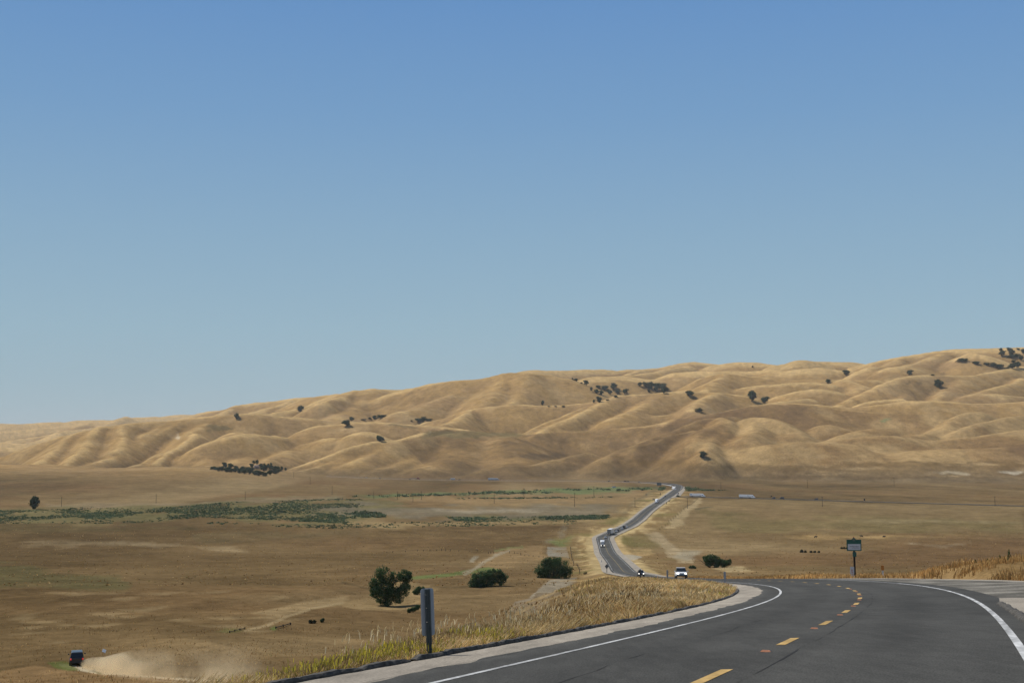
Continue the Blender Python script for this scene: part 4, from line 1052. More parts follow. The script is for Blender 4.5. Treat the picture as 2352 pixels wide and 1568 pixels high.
def hill_tree(t, x, y, w, h, label, group=None, cat='tree', name='oak_tree', low=False, rmin=300, sink=.02):
    global _tk; _tk += 1
    u, v = ZT[t](x, y)
    if u > 2350: u = 2350
    p = None
    for dv in (0, 1, 2, 3, 4, 6, 8):
        p = hit(u, v + dv, rmin)
        if p is not None: break
    if p is None: return print('no ground for', label)
    D = math.hypot(p[0], p[1]); px = D / F
    W_, H_ = w * ZS[t] * px * (1.35 if t == 'G' else 1.16), h * ZS[t] * px * (1.25 if t == 'G' else 1.12) * (1 + sink - .02)
    low = low or h < w * .55
    cm, tm = PROTO[5 + _tk % 3] if low else PROTO[_tk % 5]
    r = empty(name, (p[0], p[1], p[2] - sink * H_), random.uniform(0, 6.28), label, cat, group)
    r.scale = (W_, W_, H_)
    child('crown', cm, r); child('trunk', tm, r)
    return r
hill_tree(1, 240, 1232, 82, 84, 'dense dark tree alone at the left edge of the valley floor', sink=.15)
hill_tree(1, 1622, 612, 42, 38, 'small round oak on the crest of the left front hill')
hill_tree(1, 2067, 562, 54, 40, 'lone dark oak on the brown slope below the left skyline')
for a in [(30, 664, 64, 48, 'larger front oak of the pair at the left end of the middle ridge'), (62, 628, 44, 30, 'smaller rear oak of the pair at the left end of the middle ridge'),
          (188, 616, 30, 14, 'tiny oak left of the cluster of three on the middle knoll'), (217, 614, 34, 26, 'middle oak of the small cluster on the knoll'), (263, 612, 62, 32, 'widest oak of the small cluster on the knoll'),
          (525, 638, 52, 32, 'left oak of the dark trio in the saddle'), (556, 638, 52, 42, 'tallest oak of the dark trio in the saddle'), (592, 631, 46, 22, 'right oak of the dark trio in the saddle'),
          (255, 768, 62, 42, 'lone oak on the front hill below the middle knoll'), (1377, 522, 24, 36, 'slender tree in the hollow of the big round hill')]:
    hill_tree(2, *a)
for a in [(140, 623, 40, 10, 'low dark shrub beside the rear oak on the middle ridge'), (475, 631, 22, 9, 'tiny shrub left of the dark trio in the saddle'), (1420, 531, 22, 7, 'leftmost of three tiny shrubs on the ridge under the big hill'), (1465, 531, 22, 8, 'middle of three tiny shrubs on the ridge under the big hill'), (1518, 532, 32, 11, 'rightmost of three tiny shrubs on the ridge under the big hill')]:
    hill_tree(2, *a, cat='shrub', name='shrub')
G1 = 'oaks of the scattered grove on the upper slope'
gl = [(195, 247, 90, 68, 'topmost oak of the scattered grove, at its upper left'), (125, 217, 36, 42, 'tiny oak just left of the topmost grove oak'), (400, 327, 130, 102, 'dark oak second from the upper left of the scattered grove'), (300, 287, 62, 28, 'low oak between the two uppermost grove oaks'),
      (625, 377, 122, 62, 'wide low oak upper middle of the scattered grove'), (760, 422, 152, 105, 'bushy oak left of the tallest grove oak'), (935, 402, 172, 135, 'tallest oak at the top middle of the scattered grove'), (490, 442, 82, 82, 'round oak at the left side of the scattered grove'),
      (590, 482, 112, 88, 'oak next to the round left oak of the grove'), (700, 517, 102, 96, 'oak in the lower left centre of the grove'), (860, 502, 122, 92, 'oak in the lower centre of the grove'), (1020, 492, 112, 76, 'oak left of the rightmost grove oak'),
      (1160, 502, 142, 106, 'rightmost oak of the scattered grove by the ridge'), (660, 667, 126, 132, 'tall oak at the bottom of the scattered grove'), (550, 672, 52, 66, 'slim oak left of the bottom grove oak'), (970, 560, 92, 42, 'low oak peeking over the ridge below the grove'), (815, 627, 62, 32, 'small oak peeking over the ridge right of the bottom grove oak')]
for x, y, w, h, l in gl: hill_tree('C', x, y, w, h, l, G1)
G2 = 'oaks of the dense clump on the upper slope'
for x, y, w, h, l in [(1465, 347, 122, 82, 'pale leftmost oak of the dense clump'), (1590, 372, 152, 122, 'second oak from the left in the dense clump'), (1690, 402, 172, 150, 'broad oak left of the middle of the dense clump'), (1800, 442, 172, 190, 'tallest oak in the middle of the dense clump'), (1930, 450, 205, 180, 'broad oak at the right of the dense clump'), (1925, 490, 124, 110, 'lowest oak under the right side of the dense clump'), (1640, 462, 72, 62, 'small oak hanging below the left of the dense clump'), (2010, 442, 92, 72, 'small rightmost oak of the dense clump')]:
    hill_tree('C', x, y, w, h, l, G2)
for a in [(55, 461, 62, 46, 'lone round oak between the dense clump and the right hills'), (122, 564, 66, 28, 'low wide oak above the right front slope'), (483, 497, 76, 76, 'larger left oak of the pair on the right middle slope'), (568, 502, 66, 44, 'smaller right oak of the pair on the right middle slope'),
          (150, 881, 60, 46, 'lone oak at the foot of the right front hills'), (1130, 314, 52, 40, 'lone oak below the notch in the right skyline'), (1005, 366, 46, 26, 'small low oak below and left of the notch oak'), (1563, 317, 52, 36, 'lone oak on the right ridge under the high hill'), (1772, 401, 72, 58, 'dark oak in the gully of the right bright slope')]:
    hill_tree(3, *a)
hill_tree(3, 1725, 316, 32, 9, 'tiny shrub on the right ridge beside the lone oak', cat='shrub', name='shrub')
hill_tree(3, 487, 262, 14, 14, 'speck of a bush on the right skyline slope', cat='shrub', name='shrub')
G3 = 'oaks on the high right hill'
for x, y, w, h, l in [(930, 747, 265, 92, 'wide low oak at the left of the high hill trees'), (1230, 797, 192, 72, 'low oak second from the left on the high hill'), (1490, 822, 182, 66, 'left oak of the chain along the high hill foot'), (1650, 852, 152, 86, 'middle oak of the chain along the high hill foot'), (1800, 882, 222, 92, 'right oak of the chain along the high hill foot'),
                       (1825, 505, 102, 78, 'upper oak of the stacked pair near the hilltop'), (1840, 612, 172, 112, 'lower oak of the stacked pair near the hilltop'), (2030, 510, 142, 92, 'topmost big oak breaking the right skyline'), (2080, 590, 152, 122, 'oak under the topmost skyline oak'), (2070, 662, 192, 92, 'lowest oak under the topmost skyline oak'),
                       (2200, 642, 142, 82, 'oak in the dark diagonal belt on the high hill'), (2290, 720, 122, 112, 'last oak of the dark diagonal belt at the right edge'), (2220, 475, 82, 46, 'small round oak on the right skyline'), (2335, 562, 90, 112, 'oak cut by the right edge below the skyline'), (2110, 772, 102, 72, 'upper oak of the greyish group at the right'), (2080, 902, 182, 122, 'left oak of the greyish group at the right'), (2190, 892, 202, 140, 'right oak of the greyish group at the right'), (1960, 907, 142, 32, 'low oak joining the chain and the greyish group')]:
    hill_tree('Q', x, y, w, h, l, G3)
G4 = 'trees of the dark ranch grove at the foot of the left hills'
inner = 'dark green tree inside the dense ranch grove at the foot of the left hills'
gro = [(220, 432, 170, 88, 'leftmost low tree of the ranch grove'), (330, 472, 180, 112, inner), (430, 472, 140, 122, inner), (520, 402, 132, 145, 'rounded tree standing highest on the left of the ranch grove'), (540, 492, 172, 122, inner), (660, 422, 152, 145, 'broad tree just right of the rounded tree in the ranch grove'),
       (680, 502, 162, 112, inner), (790, 502, 152, 112, inner), (800, 422, 122, 84, inner), (900, 522, 162, 132, inner), (980, 442, 132, 92, inner), (1020, 542, 172, 132, inner), (1110, 442, 132, 82, inner), (1150, 562, 182, 152, 'darkest tree in the middle of the ranch grove'), (1230, 472, 142, 92, inner),
       (1225, 382, 82, 104, 'tree left of the ranch house'), (1190, 330, 72, 62, 'small tree at upper left of the ranch house'), (1268, 276, 84, 84, 'left tree behind the ranch house'), (1345, 302, 112, 112, 'tallest tree behind the ranch house'), (1290, 572, 182, 122, inner), (1400, 592, 172, 122, inner), (1460, 372, 112, 104, 'tree right of the ranch house'),
       (1550, 332, 62, 66, 'slim tree tip right of the ranch house'), (1540, 482, 202, 152, inner), (1560, 602, 182, 112, 'lowest tree of the ranch grove'), (1650, 342, 62, 66, inner), (1700, 422, 152, 112, inner), (1722, 322, 62, 72, 'slim dark tree at the upper right of the ranch grove'), (1700, 572, 172, 112, inner), (1800, 482, 162, 142, inner), (1830, 542, 152, 92, inner),
       (1900, 442, 112, 104, inner), (1930, 502, 122, 92, inner), (2010, 452, 72, 94, 'second slim tree from the right end of the ranch grove'), (2112, 452, 72, 74, 'slim tree at the right end of the ranch grove')]
for x, y, w, h, l in gro: hill_tree('G', x, y, w, h, l, G4, name='grove_tree')

# --- near trees and bushes, shaped lobe by lobe
def near_tree(t, bx, by, lobes, n, leaf, label, cat, name, branches=None, seed=1, material=None, depth=.8, rmin=20, D=None, grow=1.0):
    u, v = ZT[t](bx, by)
    if D: p = at(u, v, D); p[2] = ground_z(p[0], p[1])
    else: p = hit(u, v, rmin)
    D = p[1]; m = ZS[t] * D / F
    yaw = -math.atan2(p[0], p[1])
    r = empty(name, tuple(p), yaw, label, cat)
    L = [((x - bx) * m, dy * m, (by - y) * m, rr * m, rr * m * depth, rr * m * .9) for (x, y, rr, dy) in lobes]
    L = [(a, b, c, q * grow, e * grow, f * grow) for a, b, c, q, e, f in L]
    V_, F_ = leaf_cloud(L, int(n * 1.9), leaf * .9, seed, -.7)
    V_[:, 2] = np.maximum(V_[:, 2], -.1)
    child('crown', mesh_only('crown', V_, F_, material or M_OAKN), r)
    if branches is None:
        hh_ = by - min(l[1] for l in lobes); branches = [[(bx, by + 2, 0, .07 * hh_), (bx, by - .35 * hh_, 0, .05 * hh_), (bx + .1 * hh_, by - .8 * hh_, 0, .02 * hh_)]]
    P = [[((x - bx) * m, dy * m, (by - y) * m, rr * m) for (x, y, dy, rr) in br] for br in branches]
    child('trunk', mesh_only('trunk', *limb_mesh(P), M_BARK, True), r)
    return r
near_tree(5, 300, 722, [(265, 500, 42, 0), (250, 550, 48, 10), (230, 610, 44, -6), (285, 600, 56, 0), (330, 555, 40, 12), (290, 670, 54, 0), (340, 640, 50, -10), (400, 630, 46, 6), (425, 520, 42, 0), (395, 535, 30, 10), (450, 540, 28, 0), (430, 590, 36, -8), (380, 675, 34, 0), (300, 705, 30, 0), (225, 640, 34, 0), (345, 505, 20, 0)], 9000, .17,
          'big two crowned dark oak left of the near marker post', 'tree', 'oak_tree',
          [[(300, 728, 0, 8), (305, 680, 2, 7), (340, 600, 4, 5), (370, 540, 4, 3), (385, 490, 0, 1.5)], [(303, 690, 0, 6), (270, 620, -4, 4), (262, 520, 0, 2.5), (255, 450, 0, .7)], [(330, 640, 0, 4), (410, 580, 4, 3), (440, 500, 0, 1.5)], [(290, 660, 0, 3), (220, 610, 0, 2), (180, 585, 0, .8)], [(300, 560, 0, 2), (325, 470, 0, .8)]], seed=3, grow=1.16)
near_tree(5, 1000, 588, [(920, 545, 44, 0), (960, 520, 40, 8), (900, 570, 36, 0), (1000, 510, 38, 0), (1040, 505, 38, -6), (1080, 515, 34, 6), (1075, 485, 18, 0), (1110, 525, 26, 0), (1030, 550, 42, 0), (980, 560, 44, 0), (1090, 550, 34, 0), (935, 575, 34, 0)], 7000, .20,
          'wide low grey green bush between the big oak and the round bush', 'bush', 'bush', seed=4)
near_tree(5, 1450, 532, [(1450, 450, 62, 0), (1390, 455, 52, 8), (1510, 455, 52, -8), (1350, 480, 36, 0), (1550, 480, 36, 0), (1400, 500, 50, 0), (1500, 500, 50, 0), (1450, 505, 54, 0), (1375, 505, 42, 0), (1535, 505, 40, 0), (1410, 420, 36, 0), (1480, 418, 34, 0), (1440, 415, 34, 4)], 9000, .20,
          'dense round dark green bush beside the pale gravel track', 'bush', 'bush', seed=5)
near_tree(5, 530, 645, [(500, 625, 20, 0), (525, 612, 24, 0), (550, 608, 22, 0), (565, 620, 18, 0), (510, 635, 16, 0)], 1500, .15, 'small dark bush right behind the big oak', 'bush', 'bush', seed=6)
near_tree(5, 485, 768, [(460, 755, 16, 0), (485, 745, 18, 0), (510, 735, 18, 0), (522, 728, 12, 0)], 1000, .14, 'low green bush left of the near marker post', 'bush', 'bush', seed=7)
near_tree(6, 215, 458, [(175, 405, 28, 0), (200, 395, 32, 0), (235, 405, 32, 0), (265, 420, 28, 0), (300, 430, 26, 0), (320, 425, 22, 0), (190, 430, 28, 0), (240, 438, 24, 0), (285, 440, 20, 0)], 4200, .30,
          'dark bush with bare twigs in the field right of the highway', 'bush', 'bush', [[(200, 460, 0, 4), (170, 440, 0, 3), (130, 410, 0, 1), (115, 405, 0, .5)], [(215, 462, 0, 4), (260, 430, 0, 3), (300, 400, 0, 1), (310, 378, 0, .5)], [(190, 455, 0, 2), (140, 435, 0, 1), (120, 430, 0, .5)]], seed=8, rmin=120)
near_tree(6, 75, 466, [(60, 458, 12, 0), (80, 455, 13, 0), (92, 460, 9, 0)], 500, .3, 'small low bush left of the bush with bare twigs', 'bush', 'bush', seed=9, rmin=120)
near_tree(4, 2215, 835, [(2210, 822, 12, 0), (2220, 815, 10, 0)], 350, .14, 'small dark shrub right of the dirt track', 'shrub', 'shrub', seed=11)
near_tree(4, 2150, 842, [(2135, 832, 14, 0), (2160, 830, 12, 0)], 350, .14, 'straggly shrub left of the small dark shrub by the dirt track', 'shrub', 'shrub', seed=12, material=M_WEED)
near_tree(6, 835, 356, [(825, 348, 12, 0), (850, 350, 10, 0)], 400, .35, 'left dark brush pile in the right field', 'brush', 'brush_pile', seed=13, rmin=150, material=M_WEED)
near_tree(6, 910, 357, [(890, 352, 10, 0), (915, 351, 9, 0), (942, 352, 9, 0)], 400, .35, 'middle dark brush pile in the right field', 'brush', 'brush_pile', seed=14, rmin=150, material=M_WEED)
near_tree(6, 1115, 331, [(1100, 327, 8, 0), (1118, 326, 8, 0), (1135, 327, 6, 0)], 300, .35, 'dark brush pile left of the green sign', 'brush', 'brush_pile', seed=15, rmin=150, material=M_WEED)
for k, (x, y, h, l) in enumerate([(2020, 446, 30, 'slim dark weed at the left of the orange bank'), (2102, 412, 26, 'tall dark weed highest on the orange bank'), (2190, 500, 60, 'dark weed in the middle of the orange bank'), (2255, 535, 90, 'tallest dark weed at the right of the orange bank'), (1880, 500, 30, 'tiny dark weed left of the orange bank')]):
    near_tree(6, x, y, [(x, y - h * q, h * .16 * (1.25 - q), 0) for q in (.15, .3, .45, .6, .75, .9)], 260, .05, l, 'weed', 'weed', [[(x, y + 2, 0, 1.0), (x, y - h * .9, 0, .4)]], seed=20 + k, material=M_OAKN, D=[97, 95, 90, 86, 112][k])
near_tree(5, 1670, 508, [(1665, 498, 9, 0), (1675, 494, 8, 0)], 200, .10, 'dead brown weed at the brow of the grass knoll', 'weed', 'weed', seed=31, material=M_WEED)
near_tree(6, 112, 708, [(112, 690, 5, 0), (110, 675, 4, 0), (114, 700, 6, 0)], 120, .03, 'dark green weed standing in the knoll grass near the bend', 'weed', 'weed', seed=32)

# --- low scrub on the valley floor
def scrub(bands, n):
    g = np.random.default_rng(77)
    vs, fs = [], []; b = 0
    for (t, poly, cnt, size) in bands:
        q = np.array([ZT[t](*p) for p in poly]); got = 0; tries = 0
        uu = g.uniform(q[:, 0].min(), q[:, 0].max(), cnt * 4); vv = g.uniform(q[:, 1].min(), q[:, 1].max(), cnt * 4)
        ok = inpoly(uu, vv, q); uu, vv = uu[ok][:cnt * 2], vv[ok][:cnt * 2]
        a = (uu - 1176) / F; c = (vv - 784) / F
        dz = SP - c * CP; dy = CP + c * SP
        k = -61.3 / dz; x, y = a * k, dy * k
        dens = fbm(x / 40, y / 90, 3) + .3 * g.normal(size=len(x)) > (2.2 * sstep(770, 905, uu) - .25 if t == 1 else 0)
        x, y = x[dens][:cnt], y[dens][:cnt]
        z = ground_zv(x, y)
        for i in range(len(x)):
            s = size * g.uniform(.5, 1.5)
            m = 9
            P = g.normal(size=(m, 3)) * [s * .55, s * .55, s * .22]; P[:, 2] = np.abs(P[:, 2])
            P += [x[i], y[i], z[i] + .05]
            e1 = g.normal(size=(m, 3)); e1 /= np.linalg.norm(e1, axis=1)[:, None]; e2 = np.cross(e1, g.normal(size=(m, 3))); e2 /= np.linalg.norm(e2, axis=1)[:, None]
            e1 *= s * .42; e2 *= s * .3
            vs.append(np.stack([P - e1, P + e2, P + e1, P - e2], 1).reshape(-1, 3)); fs.append(np.arange(m)[:, None] * 4 + np.arange(4) + b); b += m * 4
    o = np_mesh('valley_scrub', np.concatenate(vs), np.concatenate(fs), M_SCRUB, smooth=False)
    return tag(o, 'low green scrub covering the valley floor', 'scrub', kind='stuff')
scrub([(1, [(-60, 1245), (300, 1240), (560, 1222), (1000, 1225), (1300, 1210), (1500, 1190), (1900, 1175), (2352, 1160), (2700, 1170), (2700, 1310), (2300, 1330), (1900, 1310), (1400, 1290), (1000, 1325), (500, 1335), (-60, 1330)], 6500, 1.05),
       (2, [(-100, 1240), (260, 1250), (300, 1290), (0, 1300), (-100, 1290)], 260, 1.6),
       (2, [(700, 1285), (1000, 1290), (1500, 1280), (1830, 1272), (1840, 1300), (1500, 1310), (1000, 1320), (780, 1315)], 700, 1.3),
       (5, [(0, 150), (300, 150), (900, 140), (1600, 130), (1640, 160), (900, 175), (0, 190)], 260, 1.1),
       (4, [(960, 155), (1500, 148), (2352, 170), (2352, 195), (1500, 165), (960, 168)], 160, 1.2),
       (2, [(60, 1150), (300, 1135), (700, 1128), (1000, 1112), (1400, 1100), (1800, 1092), (2100, 1086), (2130, 1100), (1850, 1118), (1400, 1128), (900, 1135), (400, 1150)], 500, 2.6),
       (2, [(760, 1160), (1850, 1148), (1850, 1156), (760, 1168)], 200, 1.6),
       (3, [(20, 1080), (110, 1080), (330, 1098), (330, 1106), (40, 1110)], 160, 2.2),
       ('B', [(780, 330), (760, 250), (900, 200), (960, 200), (820, 330)], 40, 2.2)], 0)
# ------------------------------------------------------------------ vehicles
def paint(name, c, rough=.35): return principled(name, c, rough, var=.04, coat=.4)
P_WHITE = paint('white_paint', (.78, .78, .77)); P_SILVER = paint('silver_paint', (.50, .52, .54)); P_BLACK = paint('black_paint', (.018, .02, .024))
P_NAVY = paint('dark_blue_paint', (.03, .04, .06)); P_RED = paint('red_paint', (.30, .03, .04)); P_GREY = paint('grey_paint', (.22, .23, .24)); P_DKRED = paint('maroon_paint', (.12, .03, .03))
M_GLASS = principled('dark_window_glass', (.015, .02, .024), .08, var=.02, spec=.6)
M_TYRE = principled('tyre_rubber', (.02, .02, .02), .9, var=.1); M_TRIM = principled('black_trim', (.03, .03, .032), .6, var=.1)
M_CHROME = principled('chrome', (.6, .6, .6), .2, 1.0, var=.05); M_TRAILER = principled('trailer_panel', (.72, .72, .71), .5, var=.05, scale=.6)
M_TRBACK = principled('grey_trailer_door', (.30, .27, .23), .6, var=.08, scale=.8)
M_LAMPON = principled('headlight_lit', (.9, .9, .85), .2, emit=(1, .93, .8, 4)); M_LAMP = principled('headlight_glass', (.7, .7, .7), .15)
M_TAIL = principled('tail_light_lit', (.6, .03, .02), .3, emit=(1, .05, .03, .5)); M_TAILOFF = principled('tail_light_off', (.14, .02, .02), .3); M_AMBER = principled('amber_lamp', (.8, .35, .08), .3, emit=(1, .45, .1, 4))
M_BLUE = principled('blue_decal', (.08, .22, .42), .5); M_STEEL = principled('galvanised_steel', (.30, .32, .34), .55, .3, var=.12, scale=3)

def loft_mesh(name, sections, material, bevel=0.0, smooth=False):
    bm = bmesh.new(); rings = [[bm.verts.new(p) for p in s] for s in sections]
    n = len(rings[0])
    for a, b in zip(rings[:-1], rings[1:]):
        for i in range(n): bm.faces.new((a[i], a[(i + 1) % n], b[(i + 1) % n], b[i]))
    bm.faces.new(rings[0][::-1]); bm.faces.new(rings[-1])
    bmesh.ops.recalc_face_normals(bm, faces=bm.faces[:])
    if bevel: bmesh.ops.bevel(bm, geom=bm.edges[:], offset=bevel, segments=2, affect='EDGES', profile=.6)
    me = bpy.data.meshes.new(name); bm.to_mesh(me); bm.free(); me.materials.append(material)
    if smooth:
        for p in me.polygons: p.use_smooth = True
    return me
def bsec(x, hw, z0, z1, tuck=.88):      # rounded body section, looking along the car
    zm = z0 + (z1 - z0) * .55
    return [(x, -hw * .92, z0), (x, -hw, z0 + .12), (x, -hw, zm), (x, -hw * tuck, z1), (x, hw * tuck, z1), (x, hw, zm), (x, hw, z0 + .12), (x, hw * .92, z0)]
def wheel_mesh(r, w):
    bm = bmesh.new()
    prof = [(-w / 2, r * .55), (-w / 2, r * .9), (-w * .35, r), (w * .35, r), (w / 2, r * .9), (w / 2, r * .55)]
    n = 18; rings = []
    for k in range(n):
        t = 2 * math.pi * k / n; rings.append([bm.verts.new((q * math.cos(t), y, q * math.sin(t))) for y, q in prof])
    for k in range(n):
        a, b = rings[k], rings[(k + 1) % n]
        for i in range(len(prof) - 1): bm.faces.new((a[i], a[i + 1], b[i + 1], b[i]))
    me = bpy.data.meshes.new('wheel'); bm.to_mesh(me); bm.free(); me.materials.append(M_TYRE)
    return me
def rim_mesh(r, w, material=None):
    bm = bmesh.new(); n = 18; rg = []
    for sgn in (-1, 1):
        c = bm.verts.new((0, sgn * w * .42, 0))
        ring = [bm.verts.new((r * .56 * math.cos(2 * math.pi * k / n), sgn * w * .46, r * .56 * math.sin(2 * math.pi * k / n))) for k in range(n)]
        for k in range(n): bm.faces.new((c, ring[k], ring[(k + 1) % n]))
        rg.append(ring)
    for k in range(n): bm.faces.new((rg[0][k], rg[0][(k + 1) % n], rg[1][(k + 1) % n], rg[1][k]))
    me = bpy.data.meshes.new('rim'); bm.to_mesh(me); bm.free(); me.materials.append(material or M_STEEL)
    return me
def slab(name, bits, material, root, bevel=.0):
    o = box_mesh(name, bits, material, root, bevel=bevel); return o
def make_car(kind, body_mat, label, cat, detail=True, lamp=None, group=None):
    spec = {'sedan': dict(st=[(-2.25, .72, .42, .78), (-2.1, .84, .30, .93), (-1.2, .88, .24, .98), (.7, .88, .24, .95), (1.8, .86, .26, .82), (2.2, .72, .36, .66)], base=[(-1.65, .80), (1.15, .80)], top=[(-.95, .60), (.35, .60)], zb=.93, zt=1.43, ax=1.35, r=.32),
            'suv': dict(st=[(-2.2, .82, .50, 1.05), (-2.1, .90, .38, 1.10), (-1.0, .93, .34, 1.12), (.9, .93, .34, 1.10), (1.9, .91, .38, 1.02), (2.25, .80, .48, .86)], base=[(-2.12, .84), (1.05, .84)], top=[(-1.85, .68), (.35, .68)], zb=1.08, zt=1.74, ax=1.38, r=.38),
            'pickup': dict(st=[(-2.7, .86, .56, 1.08), (-2.6, .92, .48, 1.12), (-1.0, .95, .44, 1.13), (1.1, .95, .44, 1.12), (2.2, .93, .46, 1.06), (2.5, .84, .56, .92)], base=[(-.75, .85), (1.25, .85)], top=[(-.45, .68), (.55, .68)], zb=1.10, zt=1.78, ax=1.70, r=.40),
            'van': dict(st=[(-2.6, .90, .50, 1.30), (-2.5, .98, .38, 1.36), (-1.0, 1.0, .34, 1.36), (1.2, 1.0, .34, 1.34), (2.1, .96, .38, 1.12), (2.5, .84, .50, .95)], base=[(-2.5, .92), (1.7, .92)], top=[(-2.4, .80), (.9, .80)], zb=1.32, zt=2.15, ax=1.6, r=.38)}[kind]
    r = empty(cat.replace(' ', '_') if cat != 'car' else 'car', (0, 0, 0), 0, label, cat, group)
    body = child('body', loft_mesh('body', [bsec(*s) for s in spec['st']], body_mat, .03, True), r)
    (xb0, yb0), (xb1, yb1) = spec['base']; (xt0, yt0), (xt1, yt1) = spec['top']; zb, zt = spec['zb'], spec['zt']
    cab = [[(xb0, -yb0, zb), (xb1, -yb1, zb), (xb1, yb1, zb), (xb0, yb0, zb)], [(xt0, -yt0, zt), (xt1, -yt1, zt), (xt1, yt1, zt), (xt0, yt0, zt)]]
    child('window', loft_mesh('window', cab, M_GLASS, .02), r)
    rf = [[(xt0 - .05, -yt0 - .03, zt - .015), (xt1 + .05, -yt1 - .03, zt - .015), (xt1 + .05, yt1 + .03, zt - .015), (xt0 - .05, yt0 + .03, zt - .015)], [(xt0 + .05, -yt0 + .06, zt + .06), (xt1 - .1, -yt1 + .06, zt + .05), (xt1 - .1, yt1 - .06, zt + .05), (xt0 + .05, yt0 - .06, zt + .06)]]
    child('roof', loft_mesh('roof', rf, body_mat, .015, True), r)
    wm, rm = wheel_mesh(spec['r'], .22), rim_mesh(spec['r'], .22)
    hw = max(s[1] for s in spec['st'])
    for sx in (spec['ax'], -spec['ax']):
        for sy in (-1, 1):
            w = child('wheel', wm, r); w.location = (sx, sy * (hw - .10), spec['r'])
            if detail: child('rim', rm, w)
    xf = spec['st'][-1][0]; xr = spec['st'][0][0]; zf = spec['st'][-1][3]
    for sy in (-1, 1):
        slab('headlight', [(xf - .04, sy * hw * .66, zf - .06, .12, .30, .17)], lamp or M_LAMP, r, .02)
        slab('tail_light', [(xr + .03, sy * hw * .80, spec['st'][0][3] - .10, .08, .16, .22)] if detail else [(xr + .03, sy * hw * .80, spec['st'][0][3] - .08, .06, .10, .12)], M_TAIL if detail else M_TAILOFF, r, .01)
    if detail:
        slab('grille', [(xf + .0, 0, zf - .08, .08, hw * .62, .14)], M_TRIM, r, .01)
        slab('bumper', [(xf + .02, 0, spec['st'][-1][2] + .02, .16, hw * 1.72, .20)], M_TRIM, r, .03)
        slab('rear_bumper', [(xr - .02, 0, spec['st'][0][2] + .06, .14, hw * 1.72, .18)], M_TRIM, r, .03)
        for sy in (-1, 1): slab('mirror', [(xb1 - .25, sy * (hw + .10), zb + .10, .10, .20, .15)], body_mat, r, .02)
        if kind == 'van' or kind == 'suv':
            for sy in (-1, 1): slab('pillar', [((xb0 + xt0) / 2 + .9, sy * (yb0 + yt0) / 2, (zb + zt) / 2, .08, .02, zt - zb, Matrix.Rotation(sy * math.atan2(yb0 - yt0, zt - zb), 4, 'X'))], body_mat, r)
    if kind == 'pickup':
        slab('bed', [(-1.72, 0, 1.14, 1.7, 1.46, .03)], M_TRIM, r)
    return r
def copy_tree(o, parent=None):
    c = o.copy(); COL.objects.link(c)
    if parent: c.parent = parent
    for ch in [k for k in o.children]: copy_tree(ch, c)
    return c
def recolour(root, m, names=('body', 'roof', 'mirror', 'cab', 'hood', 'sleeper', 'pillar')):
    for ch in root.children:
        if ch.name.split('.')[0] in names:
            ch.data = ch.data.copy(); ch.data.materials[0] = m
